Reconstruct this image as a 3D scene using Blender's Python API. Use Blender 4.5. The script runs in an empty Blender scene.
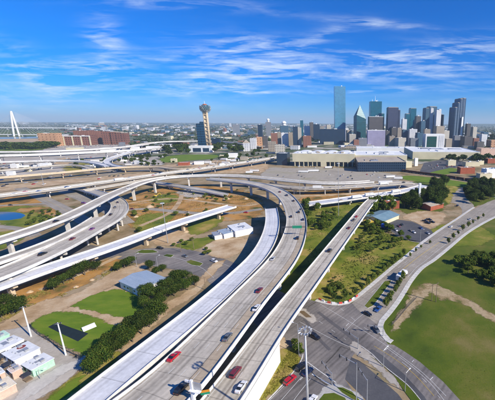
import bpy, bmesh, math, random
import numpy as np
from mathutils import Vector, Matrix, noise as mnoise
R = math.radians
random.seed(7)
scn = bpy.context.scene
COL = scn.collection

# ------------------------------------------------------------------ camera
CAM_H, PITCH, ROLL, FPX, CX, CY = 90.0, R(14), R(-.35), 310.0, 355.0, 200.0
camd = bpy.data.cameras.new('camera'); cam = bpy.data.objects.new('camera', camd); COL.objects.link(cam)
camd.sensor_width = 36; camd.lens = 36 * FPX / 495; camd.shift_x = -(CX - 247.5) / 495
camd.clip_start = .5; camd.clip_end = 90000
cam.location = (0, 0, CAM_H)
F = Vector((0, math.cos(PITCH), -math.sin(PITCH))); U0 = Vector((0, math.sin(PITCH), math.cos(PITCH))); R0 = Vector((1, 0, 0))
RV = R0 * math.cos(ROLL) - U0 * math.sin(ROLL); UV_ = U0 * math.cos(ROLL) + R0 * math.sin(ROLL)
cam.matrix_world = Matrix(((RV.x, UV_.x, -F.x, 0), (RV.y, UV_.y, -F.y, 0), (RV.z, UV_.z, -F.z, CAM_H), (0, 0, 0, 1)))
scn.camera = cam
def ray(u, v): return F + (u - CX) / FPX * RV - (v - CY) / FPX * UV_
def P(u, v, z=0.0):                 # where the sight line of a photo pixel meets the height z
    d = ray(u, v); t = (z - CAM_H) / d.z
    return Vector((d.x * t, d.y * t, z))
def atY(u, v, Y):
    d = ray(u, v); return Vector((d.x * Y / d.y, Y, CAM_H + d.z * Y / d.y))
def proj(q):
    d = Vector(q) - Vector((0, 0, CAM_H)); w = d.dot(F)
    return CX + FPX * d.dot(RV) / w, CY - FPX * d.dot(UV_) / w

# ------------------------------------------------------------------ light
scn.view_settings.view_transform = 'Standard'; scn.view_settings.look = 'None'
scn.view_settings.exposure = 0.42; scn.view_settings.gamma = 1
SUN_EL = R(33.5); SV = Vector((math.cos(SUN_EL) * .866, -math.cos(SUN_EL) * .5, math.sin(SUN_EL)))
sd = bpy.data.lights.new('sun', 'SUN'); sd.energy = 4.9; sd.angle = R(.5); sd.color = (1, .92, .78)
so = bpy.data.objects.new('sun', sd); COL.objects.link(so); so.location = (200, -150, 300)
so.rotation_euler = SV.to_track_quat('Z', 'Y').to_euler()
W = bpy.data.worlds.new('World'); scn.world = W; W.use_nodes = True
nt = W.node_tree; N = nt.nodes; L = nt.links; N.clear()
def nn(tree, t, **k):
    n = tree.nodes.new(t)
    for a, b in k.items():
        if a.startswith('i_'): n.inputs[a[2:].replace('_', ' ')].default_value = b
        else: setattr(n, a, b)
    return n
def M2(tree, op, a, b=None, c=None):
    n = tree.nodes.new('ShaderNodeMath'); n.operation = op
    for i, x in enumerate((a, b, c)):
        if x is None: continue
        if isinstance(x, (int, float)): n.inputs[i].default_value = x
        else: tree.links.new(x, n.inputs[i])
    return n.outputs[0]
sky = nn(nt, 'ShaderNodeTexSky'); sky.sky_type = 'NISHITA'; sky.sun_disc = False
sky.sun_elevation = SUN_EL; sky.sun_rotation = math.atan2(SV.x, SV.y); sky.altitude = 150
sky.air_density = 1.0; sky.dust_density = .25; sky.ozone_density = 4.0
hs = nn(nt, 'ShaderNodeHueSaturation'); hs.inputs['Saturation'].default_value = 1.2; hs.inputs['Value'].default_value = 1.0
tn = nn(nt, 'ShaderNodeMix'); tn.data_type = 'RGBA'; tn.blend_type = 'MULTIPLY'; tn.inputs[0].default_value = 1; tn.inputs[7].default_value = (.46, .82, 1.50, 1)
L.new(sky.outputs[0], tn.inputs[6]); L.new(tn.outputs[2], hs.inputs['Color'])
tc = nn(nt, 'ShaderNodeTexCoord'); sep = nn(nt, 'ShaderNodeSeparateXYZ'); L.new(tc.outputs['Generated'], sep.inputs[0])
yy = M2(nt, 'MAXIMUM', sep.outputs[1], .05)
cX = M2(nt, 'DIVIDE', sep.outputs[0], yy); cZ = M2(nt, 'DIVIDE', sep.outputs[2], yy)
cmb = nn(nt, 'ShaderNodeCombineXYZ'); L.new(cX, cmb.inputs[0]); L.new(cZ, cmb.inputs[1])
def cnoise(sx, sy, rot, scale, detail, rough, dist, off):
    mp = nn(nt, 'ShaderNodeMapping'); mp.inputs['Scale'].default_value = (sx, sy, 1); mp.inputs['Rotation'].default_value = (0, 0, rot)
    mp.inputs['Location'].default_value = (off, off * .7, 0)
    L.new(cmb.outputs[0], mp.inputs[0])
    t = nn(nt, 'ShaderNodeTexNoise'); t.inputs['Scale'].default_value = scale; t.inputs['Detail'].default_value = detail
    t.inputs['Roughness'].default_value = rough; t.inputs['Distortion'].default_value = dist
    L.new(mp.outputs[0], t.inputs['Vector']); return t.outputs[0]
# cloud banks of the day: centre, half size, slope, strength
banks = [(10, 54, 28, 14, -.25, .7), (85, 68, 75, 11, .05, .9), (103, 36, 16, 16, -.9, .75), (212, 76, 48, 24, .12, .85), (160, 3, 60, 4, .0, .5),
         (220, 38, 48, 4, -.05, .55), (262, 47, 34, 7, .05, .95), (318, 38, 32, 6, .35, .95), (380, 24, 34, 3.2, -.08, .95), (430, 53, 80, 10, .12, 1.0),
         (300, 68, 75, 13, -.02, 1.0), (420, 71, 80, 8, .05, .85), (300, 92, 220, 1.6, .01, .8), (110, 92, 140, 9, .05, .4), (30, 100, 70, 12, -.06, .4),
         (420, 88, 90, 6, .05, .5), (290, 14, 60, 4, -.1, .35), (60, 82, 60, 9, .1, .55), (470, 100, 60, 4, .02, .35)]
tot = None
for (u, v, ru, rv, sl, st) in banks:
    a = ray(u, v); ax, az = a.x / a.y, a.z / a.y
    b = ray(u + 10, v - 10 * sl); bx, bz = b.x / b.y - ax, b.z / b.y - az; bl = math.hypot(bx, bz); bx /= bl; bz /= bl
    k = FPX * .99
    dx = M2(nt, 'SUBTRACT', cX, ax); dz = M2(nt, 'SUBTRACT', cZ, az)
    al = M2(nt, 'ADD', M2(nt, 'MULTIPLY', dx, bx * k / ru), M2(nt, 'MULTIPLY', dz, bz * k / ru))
    ac = M2(nt, 'ADD', M2(nt, 'MULTIPLY', dx, -bz * k / rv), M2(nt, 'MULTIPLY', dz, bx * k / rv))
    r2 = M2(nt, 'ADD', M2(nt, 'MULTIPLY', al, al), M2(nt, 'MULTIPLY', ac, ac))
    g = M2(nt, 'MULTIPLY', M2(nt, 'EXPONENT', M2(nt, 'MULTIPLY', r2, -1)), st)
    tot = g if tot is None else M2(nt, 'ADD', tot, g)
wisp = cnoise(1.7, 10, R(9), 2.6, 10, .56, 1.1, 3.1)
fine = cnoise(3, 30, R(14), 2.4, 9, .58, .8, 8.3)
broad = cnoise(1.2, 5.0, R(-8), 2.6, 6, .6, .9, 1.7)
w1 = M2(nt, 'MULTIPLY', M2(nt, 'SUBTRACT', M2(nt, 'ADD', M2(nt, 'MULTIPLY', wisp, .6), M2(nt, 'MULTIPLY', fine, .4)), .465), 4.4)
w2 = M2(nt, 'MAXIMUM', M2(nt, 'MULTIPLY', M2(nt, 'SUBTRACT', broad, .42), 4.2), 0)
cl = M2(nt, 'MULTIPLY', M2(nt, 'ADD', w1, .10), M2(nt, 'MULTIPLY', M2(nt, 'MINIMUM', tot, 1.1), M2(nt, 'ADD', M2(nt, 'MULTIPLY', w2, .8), .42)))
cl = M2(nt, 'MINIMUM', M2(nt, 'MAXIMUM', cl, 0), .62)
ab = M2(nt, 'GREATER_THAN', sep.outputs[2], 0)
cl = M2(nt, 'MULTIPLY', cl, ab)
mx = nn(nt, 'ShaderNodeMix'); mx.data_type = 'RGBA'; L.new(cl, mx.inputs['Factor'])
L.new(hs.outputs[0], mx.inputs[6]); mx.inputs[7].default_value = (9.0, 10.2, 11.6, 1)
bg = nn(nt, 'ShaderNodeBackground'); bg.inputs['Strength'].default_value = .075; L.new(mx.outputs[2], bg.inputs[0])
wo = nn(nt, 'ShaderNodeOutputWorld'); L.new(bg.outputs[0], wo.inputs[0])

# ------------------------------------------------------------------ materials
MATS = {}
def mat(name, cols, scale=.1, rough=.85, metal=0.0, bump=0.0, bscale=2.0, detail=6, spec=.3, rnd=0.0, uvfx=None, contrast=1.0, stretch=None):
    """two to four colours mixed by world-space noise; uvfx adds wear that runs along a road"""
    if name in MATS: return MATS[name]
    m = bpy.data.materials.new(name); m.use_nodes = True; t = m.node_tree; bs = t.nodes['Principled BSDF']
    bs.inputs['Roughness'].default_value = rough; bs.inputs['Metallic'].default_value = metal; bs.inputs['Specular IOR Level'].default_value = spec
    if len(cols) == 1 and not rnd and not uvfx:
        bs.inputs['Base Color'].default_value = (*cols[0], 1); MATS[name] = m; return m
    c = nn(t, 'ShaderNodeTexCoord'); src = c.outputs['Object']
    if stretch:
        mp = nn(t, 'ShaderNodeMapping'); mp.inputs['Rotation'].default_value = (0, 0, stretch[0]); mp.inputs['Scale'].default_value = (1, stretch[1], 1)
        t.links.new(src, mp.inputs[0]); src = mp.outputs[0]
    n1 = nn(t, 'ShaderNodeTexNoise'); n1.inputs['Scale'].default_value = scale; n1.inputs['Detail'].default_value = detail; n1.inputs['Roughness'].default_value = .62
    t.links.new(src, n1.inputs['Vector'])
    rp = nn(t, 'ShaderNodeValToRGB'); el = rp.color_ramp.elements
    k = len(cols); lo, hi = .5 - .2 / contrast, .5 + .2 / contrast
    for i in range(k):
        pos = lo + (hi - lo) * (i / max(1, k - 1)) if k > 1 else .5
        if i < 2: e = el[i]; e.position = pos
        else: e = el.new(pos)
        e.color = (*cols[i], 1)
    if k == 1: el[1].color = (*cols[0], 1); el[1].position = 1
    t.links.new(n1.outputs[0], rp.inputs[0]); out = rp.outputs[0]
    n2 = nn(t, 'ShaderNodeTexNoise'); n2.inputs['Scale'].default_value = bscale; n2.inputs['Detail'].default_value = 4
    t.links.new(c.outputs['Object'], n2.inputs['Vector'])
    v = M2(t, 'ADD', M2(t, 'MULTIPLY', n2.outputs[0], .5), .75)
    if rnd:
        oi = nn(t, 'ShaderNodeObjectInfo'); v = M2(t, 'MULTIPLY', v, M2(t, 'ADD', M2(t, 'MULTIPLY', oi.outputs['Random'], rnd), 1 - rnd / 2))
    if uvfx:
        sp = nn(t, 'ShaderNodeSeparateXYZ'); t.links.new(c.outputs['UV'], sp.inputs[0])
        a, s = sp.outputs[0], sp.outputs[1]
        lane, joint, amt = uvfx
        # two tyre tracks in each lane, worn unevenly along the road
        ph = M2(t, 'MULTIPLY', a, 2 * math.pi * 2 / lane)
        n3 = nn(t, 'ShaderNodeTexNoise'); n3.inputs['Scale'].default_value = 1
        cb = nn(t, 'ShaderNodeCombineXYZ'); t.links.new(M2(t, 'MULTIPLY', a, .5), cb.inputs[0]); t.links.new(M2(t, 'MULTIPLY', s, .012), cb.inputs[1]); t.links.new(cb.outputs[0], n3.inputs['Vector'])
        tr = M2(t, 'MULTIPLY', M2(t, 'MULTIPLY', M2(t, 'ADD', M2(t, 'COSINE', ph), 1), M2(t, 'MAXIMUM', M2(t, 'SUBTRACT', n3.outputs[0], .3), 0)), amt)
        v = M2(t, 'MULTIPLY', v, M2(t, 'SUBTRACT', 1.04, tr))
        st = M2(t, 'MULTIPLY', M2(t, 'SUBTRACT', n3.outputs[0], .5), amt * 1.6)
        v = M2(t, 'SUBTRACT', v, st)
        if joint:
            fr = M2(t, 'FRACT', M2(t, 'DIVIDE', s, joint))
            v = M2(t, 'MULTIPLY', v, M2(t, 'SUBTRACT', 1, M2(t, 'MULTIPLY', M2(t, 'LESS_THAN', fr, .3 / joint), .3)))
            wn = nn(t, 'ShaderNodeTexWhiteNoise'); wn.noise_dimensions = '2D'
            c3 = nn(t, 'ShaderNodeCombineXYZ'); t.links.new(M2(t, 'FLOOR', M2(t, 'DIVIDE', s, joint * 3)), c3.inputs[0]); t.links.new(M2(t, 'FLOOR', M2(t, 'DIVIDE', a, lane)), c3.inputs[1])
            t.links.new(c3.outputs[0], wn.inputs['Vector'])
            v = M2(t, 'MULTIPLY', v, M2(t, 'ADD', .94, M2(t, 'MULTIPLY', wn.outputs[0], .12)))
    ml = nn(t, 'ShaderNodeMix'); ml.data_type = 'RGBA'; ml.blend_type = 'MULTIPLY'; ml.inputs[0].default_value = 1
    t.links.new(out, ml.inputs[6])
    cc = nn(t, 'ShaderNodeCombineColor')
    for i in range(3): t.links.new(v, cc.inputs[i])
    t.links.new(cc.outputs[0], ml.inputs[7]); t.links.new(ml.outputs[2], bs.inputs['Base Color'])
    if bump:
        b = nn(t, 'ShaderNodeBump'); b.inputs['Strength'].default_value = bump; b.inputs['Distance'].default_value = .3
        t.links.new(n2.outputs[0], b.inputs['Height']); t.links.new(b.outputs[0], bs.inputs['Normal'])
    MATS[name] = m; return m
def leafy(m, k=.9):
    t = m.node_tree; bs = t.nodes['Principled BSDF']; src = bs.inputs['Base Color'].links[0].from_socket
    g = nn(t, 'ShaderNodeNewGeometry'); v = M2(t, 'ADD', M2(t, 'MULTIPLY', g.outputs['Random Per Island'], k), 1 - k * .42)
    cc = nn(t, 'ShaderNodeCombineColor'); t.links.new(M2(t, 'MULTIPLY', v, v), cc.inputs[0]); t.links.new(v, cc.inputs[1]); t.links.new(v, cc.inputs[2])
    ml = nn(t, 'ShaderNodeMix'); ml.data_type = 'RGBA'; ml.blend_type = 'MULTIPLY'; ml.inputs[0].default_value = 1; t.links.new(src, ml.inputs[6]); t.links.new(cc.outputs[0], ml.inputs[7]); t.links.new(ml.outputs[2], bs.inputs['Base Color']); return m
SOFT = {}
def soft_mat(m):
    """the same soil or grass, thinning out raggedly toward the outline of its patch"""
    if m.name in SOFT: return SOFT[m.name]
    c = m.copy(); c.name = m.name + '_ragged'; t = c.node_tree; at = nn(t, 'ShaderNodeAttribute'); at.attribute_name = 'inner'; tc_ = nn(t, 'ShaderNodeTexCoord')
    n1 = nn(t, 'ShaderNodeTexNoise'); n1.inputs['Scale'].default_value = .22; n1.inputs['Detail'].default_value = 8; n1.inputs['Roughness'].default_value = .7; t.links.new(tc_.outputs['Object'], n1.inputs['Vector'])
    v = M2(t, 'ADD', M2(t, 'MULTIPLY', M2(t, 'SUBTRACT', at.outputs['Fac'], .5), 1.8), M2(t, 'MULTIPLY', M2(t, 'SUBTRACT', n1.outputs[0], .5), 2.4))
    v = M2(t, 'MINIMUM', M2(t, 'MAXIMUM', M2(t, 'ADD', M2(t, 'MULTIPLY', v, 3.5), .5), 0), 1); t.links.new(v, t.nodes['Principled BSDF'].inputs['Alpha']); SOFT[m.name] = c; return c
def facade(name, glass, wall, fh=4.0, bw=3.0, hf=.55, vf=.7, rough=.25, metal=.0, wrough=.8):
    """storeys of windows between spandrels and mullions, measured in metres"""
    if name in MATS: return MATS[name]
    m = bpy.data.materials.new(name); m.use_nodes = True; t = m.node_tree; bs = t.nodes['Principled BSDF']
    c = nn(t, 'ShaderNodeTexCoord'); sp = nn(t, 'ShaderNodeSeparateXYZ'); t.links.new(c.outputs['UV'], sp.inputs[0])
    fz = M2(t, 'DIVIDE', sp.outputs[1], fh); fx = M2(t, 'DIVIDE', sp.outputs[0], bw)
    k = M2(t, 'MULTIPLY', M2(t, 'LESS_THAN', M2(t, 'FRACT', fz), hf), M2(t, 'LESS_THAN', M2(t, 'FRACT', fx), vf))
    wn = nn(t, 'ShaderNodeTexWhiteNoise'); cb = nn(t, 'ShaderNodeCombineXYZ'); t.links.new(M2(t, 'FLOOR', fz), cb.inputs[1]); t.links.new(M2(t, 'FLOOR', M2(t, 'DIVIDE', sp.outputs[0], bw * 2)), cb.inputs[0]); t.links.new(cb.outputs[0], wn.inputs['Vector'])
    g = nn(t, 'ShaderNodeMix'); g.data_type = 'RGBA'; t.links.new(M2(t, 'MULTIPLY', wn.outputs[0], .6), g.inputs[0])
    g.inputs[6].default_value = (*glass, 1); g.inputs[7].default_value = (*[x * .45 + .01 for x in glass], 1)
    ns = nn(t, 'ShaderNodeTexNoise'); ns.inputs['Scale'].default_value = .05; ns.inputs['Detail'].default_value = 5; t.links.new(c.outputs['Object'], ns.inputs['Vector'])
    wl = nn(t, 'ShaderNodeMix'); wl.data_type = 'RGBA'; t.links.new(ns.outputs[0], wl.inputs[0]); wl.inputs[6].default_value = (*[x * .75 for x in wall], 1); wl.inputs[7].default_value = (*[min(.85, x * 1.2) for x in wall], 1)
    mm = nn(t, 'ShaderNodeMix'); mm.data_type = 'RGBA'; t.links.new(k, mm.inputs[0]); t.links.new(wl.outputs[2], mm.inputs[6]); t.links.new(g.outputs[2], mm.inputs[7])
    t.links.new(mm.outputs[2], bs.inputs['Base Color'])
    t.links.new(M2(t, 'SUBTRACT', wrough, M2(t, 'MULTIPLY', k, wrough - rough)), bs.inputs['Roughness'])
    if metal: t.links.new(M2(t, 'MULTIPLY', k, metal), bs.inputs['Metallic'])
    MATS[name] = m; return m

m_ground = mat('ground_soil', [(.10, .10, .035), (.24, .17, .085), (.34, .26, .16), (.15, .13, .05)], .03, .95, bscale=.6, bump=.2, contrast=1.2)
m_city = mat('city_ground', [(.025, .055, .015), (.06, .09, .03), (.22, .20, .15), (.42, .40, .35)], .012, .95, bscale=.1, contrast=1.5, detail=10)
m_dirt = mat('bare_dirt', [(.30, .19, .09), (.45, .32, .19), (.55, .44, .30)], .08, .95, bscale=1.2, bump=.2)
m_path = mat('worn_field_path', [(.10, .11, .02), (.26, .19, .09), (.40, .30, .18), (.30, .24, .12)], .12, .95, bscale=1.2, bump=.2, contrast=1.3)
m_orange = mat('orange_soil', [(.06, .08, .012), (.26, .14, .04), (.44, .23, .06), (.34, .24, .14)], .045, .95, bscale=.8, bump=.2, contrast=1.3)
m_lot = mat('worn_lot', [(.27, .24, .20), (.40, .36, .31), (.52, .47, .41)], .04, .9, bscale=.8)
m_lawn = mat('mown_lawn', [(.070, .135, .005), (.115, .185, .008), (.17, .21, .018)], .07, .95, bscale=3, bump=.2, stretch=(.6, 3))
m_field = mat('field_grass', [(.036, .060, .003), (.058, .092, .004), (.082, .112, .006), (.12, .125, .016), (.17, .145, .04)], .028, .95, bscale=1.6, bump=.25, contrast=1.3, detail=11)
m_brush = mat('rough_grass', [(.050, .088, .005), (.115, .150, .008), (.19, .19, .022), (.36, .25, .08)], .04, .95, bscale=1.2, bump=.3, contrast=1.25, detail=9)
m_dry = mat('dry_verge', [(.14, .15, .015), (.26, .23, .035), (.38, .28, .10)], .12, .95, bscale=1.5, bump=.3, contrast=1.2)
m_asph = mat('asphalt', [(.115, .105, .10), (.175, .158, .148), (.26, .23, .205)], .05, .85, bscale=1.5, uvfx=(3.6, 0, .38), detail=9, contrast=1.3)
m_asph_d = mat('dark_asphalt', [(.06, .06, .068), (.085, .085, .092), (.12, .115, .115)], .08, .85, bscale=1.5, detail=8)
m_road_c = mat('worn_concrete_road', [(.24, .215, .18), (.30, .265, .22), (.36, .32, .27)], .06, .85, bscale=1.2, uvfx=(3.6, 6, .2))
m_deck_new = mat('new_concrete_deck', [(.47, .48, .52), (.54, .55, .58), (.60, .60, .62)], .05, .8, bscale=1.0, uvfx=(3.7, 12, .22), contrast=1.2)
m_deck = mat('trafficked_concrete', [(.36, .325, .275), (.43, .39, .33), (.50, .455, .39)], .06, .8, bscale=1.0, uvfx=(3.7, 8, .42), contrast=1.3)
m_deck_tan = mat('tan_concrete_deck', [(.42, .33, .23), (.49, .40, .29), (.54, .46, .36)], .05, .85, bscale=1.0, uvfx=(3.7, 8, .15))
m_barrier = mat('barrier_concrete', [(.50, .485, .455), (.62, .605, .57), (.70, .69, .66)], .12, .8, bscale=1.0, detail=8)
m_barrier_w = mat('weathered_barrier', [(.36, .33, .28), (.48, .445, .39)], .2, .85, bscale=1.5)
m_wallw = mat('retaining_concrete', [(.66, .66, .64), (.76, .76, .74)], .15, .8, bscale=.8)
m_pier = mat('pier_concrete', [(.50, .47, .42), (.62, .59, .55)], .2, .85, bscale=1.0)
m_pier_t = mat('tan_pier_concrete', [(.46, .36, .24), (.58, .48, .34)], .2, .85, bscale=1.0)
m_girder = mat('girder_concrete', [(.36, .35, .34), (.46, .45, .43)], .2, .85, bscale=1.0)
m_walk = mat('pale_sidewalk', [(.48, .46, .42), (.58, .56, .52)], .2, .85, bscale=1.5, uvfx=(3, 3, .04))
m_paint = mat('white_road_paint', [(.50, .50, .48), (.68, .68, .66)], .6, .7, bscale=2)
m_painty = mat('yellow_road_paint', [(.5, .34, .05), (.6, .42, .07)], .6, .7, bscale=2)
m_seam = mat('dark_seam', [(.05, .045, .04), (.10, .09, .08)], .4, .9, bscale=2)
m_leaf = mat('live_oak_leaves', [(.015, .033, .004), (.030, .056, .006), (.058, .080, .010)], .35, .75, rnd=.6, bscale=1.5, spec=.15)
m_leaf2 = mat('shrub_leaves', [(.030, .055, .008), (.065, .10, .014), (.11, .14, .03)], .4, .8, rnd=.5, bscale=1.5, spec=.15)
for _m in (m_leaf, m_leaf2): leafy(_m)
m_far_leaf = mat('distant_leaves', [(.022, .040, .010), (.04, .065, .016), (.06, .08, .025)], .03, .9, bscale=.2, spec=.1)
m_bark = mat('bark', [(.12, .09, .06), (.2, .16, .11)], 1.0, .9, bscale=4)
m_water = mat('pond_water', [(.003, .045, .10), (.006, .07, .14)], .05, .12, bscale=.3, spec=.5)
m_steel = mat('galvanised_steel', [(.40, .41, .42), (.52, .53, .54)], .5, .45, metal=.5, bscale=3)
m_steel_w = mat('white_painted_steel', [(.72, .73, .75), (.80, .81, .82)], .2, .5, bscale=3)
m_dark = mat('dark_metal', [(.05, .05, .055), (.09, .09, .09)], .5, .5, metal=.3, bscale=3)
m_glass = mat('dark_glass', [(.015, .02, .028)], rough=.08, spec=.6)
m_rubber = mat('rubber', [(.02, .02, .02)], rough=.9)
m_wood = mat('weathered_wood', [(.16, .11, .07), (.25, .19, .13)], 1, .9, bscale=3)
m_lamp = mat('lamp_lens', [(.8, .82, .84)], rough=.2)
m_tail = mat('tail_lens', [(.45, .02, .02)], rough=.3)
m_roof_m = mat('metal_roof', [(.30, .38, .46), (.40, .47, .54)], .12, .5, metal=.2, bscale=2, stretch=(.5, 12))
m_roof_w = mat('white_membrane_roof', [(.60, .62, .64), (.74, .75, .76)], .05, .7, bscale=.5)
m_roof_tan = mat('gravel_roof', [(.34, .28, .22), (.46, .40, .32)], .05, .9, bscale=.5)
m_roof_teal = mat('teal_metal_roof', [(.13, .22, .27), (.20, .30, .35)], .2, .5, bscale=2)
m_brick = mat('red_brick', [(.28, .075, .04), (.38, .11, .06)], .3, .9, bscale=3)
m_yellow = mat('yellow_wall', [(.55, .38, .05), (.65, .46, .08)], .3, .8, bscale=3)
m_cream = mat('cream_wall', [(.55, .50, .34), (.58, .53, .37)], .03, .85, bscale=.05)
m_white = mat('white_wall', [(.66, .66, .64), (.76, .76, .74)], .1, .8, bscale=1)
m_mint = mat('mint_wall', [(.34, .62, .42), (.42, .70, .50)], .3, .7, bscale=2)
m_pink = mat('faded_pink_wall', [(.55, .36, .28), (.66, .46, .36)], .3, .8, bscale=2)
m_navy = mat('navy_glass_wall', [(.012, .03, .06), (.02, .05, .09)], .05, .15, bscale=.5, spec=.6)
m_rail = mat('rusty_rail_ballast', [(.035, .025, .03), (.08, .055, .05)], .1, .9, bscale=1)
m_green_sign = mat('green_sign_face', [(.01, .22, .12)], rough=.5)
m_redplastic = mat('red_barrier_plastic', [(.60, .08, .05)], rough=.5)
m_whiteplastic = mat('white_barrier_plastic', [(.75, .74, .72)], rough=.5)
m_tarp = mat('blue_tarp', [(.02, .07, .38), (.03, .12, .5)], 1, .5, bscale=3)
def paint(name, c): 
    m = mat('car_paint_' + name, [c], rough=.3, spec=.6); m.node_tree.nodes['Principled BSDF'].inputs['Coat Weight'].default_value = .5; return m
PAINT = dict(black=paint('black', (.012, .012, .014)), white=paint('white', (.72, .72, .72)), silver=paint('silver', (.42, .43, .45)), red=paint('red', (.42, .01, .02)),
             blue=paint('blue', (.02, .07, .25)), grey=paint('grey', (.12, .13, .14)), maroon=paint('maroon', (.16, .02, .03)), purple=paint('purple', (.20, .05, .22)), tan=paint('tan', (.4, .33, .24)), navy=paint('navy', (.01, .02, .06)))

m_dash = m_paint.copy(); m_dash.name = 'dashed_road_paint'; t = m_dash.node_tree; _c = nn(t, 'ShaderNodeTexCoord'); _s = nn(t, 'ShaderNodeSeparateXYZ'); t.links.new(_c.outputs['UV'], _s.inputs[0])
t.links.new(M2(t, 'LESS_THAN', M2(t, 'FRACT', M2(t, 'DIVIDE', _s.outputs[1], 12)), .25), t.nodes['Principled BSDF'].inputs['Alpha'])
# ------------------------------------------------------------------ mesh helpers
class MB:
    def __init__(s): s.v = []; s.f = []; s.uv = []; s.mi = []
    def quad(s, pts, uvs=None, mi=0):
        i = len(s.v); s.v += [tuple(p) for p in pts]; s.f.append(tuple(range(i, i + len(pts)))); s.uv.append(uvs); s.mi.append(mi)
    def box(s, c, sz, rz=0, mi=0, taper=1.0, skip_bottom=False):
        cx, cy, z0 = c; w, d, h = sz[0] / 2, sz[1] / 2, sz[2]; cr, sr = math.cos(rz), math.sin(rz)
        pts = []
        for z, k in ((z0, 1), (z0 + h, taper)):
            for x, y in ((-w, -d), (w, -d), (w, d), (-w, d)):
                x *= k; y *= k; pts.append((cx + x * cr - y * sr, cy + x * sr + y * cr, z))
        i = len(s.v); s.v += pts
        L4 = (sz[0], sz[1], sz[0], sz[1]); acc = 0
        for a in range(4):
            b = (a + 1) % 4; s.f.append((i + a, i + b, i + 4 + b, i + 4 + a))
            s.uv.append([(acc, z0), (acc + L4[a], z0), (acc + L4[a], z0 + h), (acc, z0 + h)]); acc += L4[a]; s.mi.append(mi)
        s.f.append((i + 4, i + 5, i + 6, i + 7)); s.uv.append([(0, -900), (.01, -900), (.01, -900), (0, -900)]); s.mi.append(mi)
        if not skip_bottom: s.f.append((i + 3, i + 2, i + 1, i)); s.uv.append(None); s.mi.append(mi)
    def cyl(s, a, b, r0, r1=None, n=10, caps=True, mi=0):
        r1 = r0 if r1 is None else r1; a = Vector(a); b = Vector(b); d = (b - a)
        ax = d.normalized(); px = ax.orthogonal().normalized(); py = ax.cross(px); i = len(s.v)
        for q, r in ((a, r0), (b, r1)):
            for k in range(n):
                t = 2 * math.pi * k / n; s.v.append(tuple(q + px * math.cos(t) * r + py * math.sin(t) * r))
        for k in range(n):
            l = (k + 1) % n; s.f.append((i + k, i + l, i + n + l, i + n + k)); s.uv.append(None); s.mi.append(mi)
        if caps:
            s.f.append(tuple(i + n + k for k in range(n))); s.uv.append(None); s.mi.append(mi)
            s.f.append(tuple(i + n - 1 - k for k in range(n))); s.uv.append(None); s.mi.append(mi)
    def prism(s, poly, z0, z1, mi=0, top=True):
        n = len(poly); i = len(s.v); s.v += [(p[0], p[1], z0) for p in poly] + [(p[0], p[1], z1) for p in poly]; acc = 0
        for k in range(n):
            l = (k + 1) % n; e = math.hypot(poly[l][0] - poly[k][0], poly[l][1] - poly[k][1])
            s.f.append((i + k, i + l, i + n + l, i + n + k)); s.uv.append([(acc, z0), (acc + e, z0), (acc + e, z1), (acc, z1)]); acc += e; s.mi.append(mi)
        if top: s.f.append(tuple(i + n + k for k in range(n))); s.uv.append([(0, -900)] * n); s.mi.append(mi)
    def build(s, name, m, parent=None, smooth=False):
        me = bpy.data.meshes.new(name); me.from_pydata(s.v, [], s.f)
        for x in (m if isinstance(m, (list, tuple)) else [m]): me.materials.append(x)
        if any(u for u in s.uv):
            ul = me.uv_layers.new(name='UVMap').data; k = 0
            for f, u in zip(s.f, s.uv):
                for j in range(len(f)):
                    if u: ul[k].uv = u[j]
                    k += 1
        if any(s.mi): me.polygons.foreach_set('material_index', s.mi)
        if smooth: me.polygons.foreach_set('use_smooth', [True] * len(s.f))
        me.update()
        o = bpy.data.objects.new(name, me); COL.objects.link(o)
        if parent: o.parent = parent
        return o
def tag(o, label=None, cat=None, group=None, kind=None):
    if label: o['label'] = label
    if cat: o['category'] = cat
    if group: o['group'] = group
    if kind: o['kind'] = kind
    return o
def thing(name, label, cat, loc=(0, 0, 0), rz=0, group=None):
    o = bpy.data.objects.new(name, None); COL.objects.link(o); o.location = loc; o.rotation_euler = (0, 0, rz); o.empty_display_size = .5
    return tag(o, label, cat, group)
KIDS = {}
def copy_tree(o, loc, rz=0, sc=None, label=None, group=None, swap=None):
    def kids(x):
        if x.name not in KIDS: KIDS[x.name] = [c for c in bpy.data.objects if c.parent == x]
        return KIDS[x.name]
    def cp(x, par):
        c = x.copy(); COL.objects.link(c); c.parent = par
        if swap and c.type == 'MESH' and len(c.material_slots):
            for sl in c.material_slots:
                if sl.material == swap[0]: sl.link = 'OBJECT'; sl.material = swap[1]
        for k in kids(x): cp(k, c)
        return c
    r = cp(o, None); r.location = loc; r.rotation_euler = (0, 0, rz)
    if sc: r.scale = sc if isinstance(sc, (tuple, list)) else (sc, sc, sc)
    if label: r['label'] = label
    if group: r['group'] = group
    return r
def cr_path(pts, step):
    """Catmull-Rom through (Vector, width) resampled about every step metres"""
    q = [(2 * pts[0][0] - pts[1][0], pts[0][1])] + pts + [(2 * pts[-1][0] - pts[-2][0], pts[-1][1])]; out = []
    for i in range(1, len(q) - 2):
        p0, p1, p2, p3 = (q[i + j][0] for j in (-1, 0, 1, 2)); n = max(1, int((p2 - p1).length / step))
        for k in range(n):
            t = k / n
            c = .5 * ((2 * p1) + (p2 - p0) * t + (2 * p0 - 5 * p1 + 4 * p2 - p3) * t * t + (3 * p1 - p0 - 3 * p2 + p3) * t ** 3)
            out.append((c, q[i][1] * (1 - t) + q[i + 1][1] * t))
    out.append(pts[-1]); return out
def smooth_path(path, it):
    for _ in range(it):
        new = [path[0]]
        for i in range(1, len(path) - 1): new.append(((path[i - 1][0] + path[i][0] * 2 + path[i + 1][0]) / 4, path[i][1]))
        new.append(path[-1]); path = new
    return path
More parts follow.
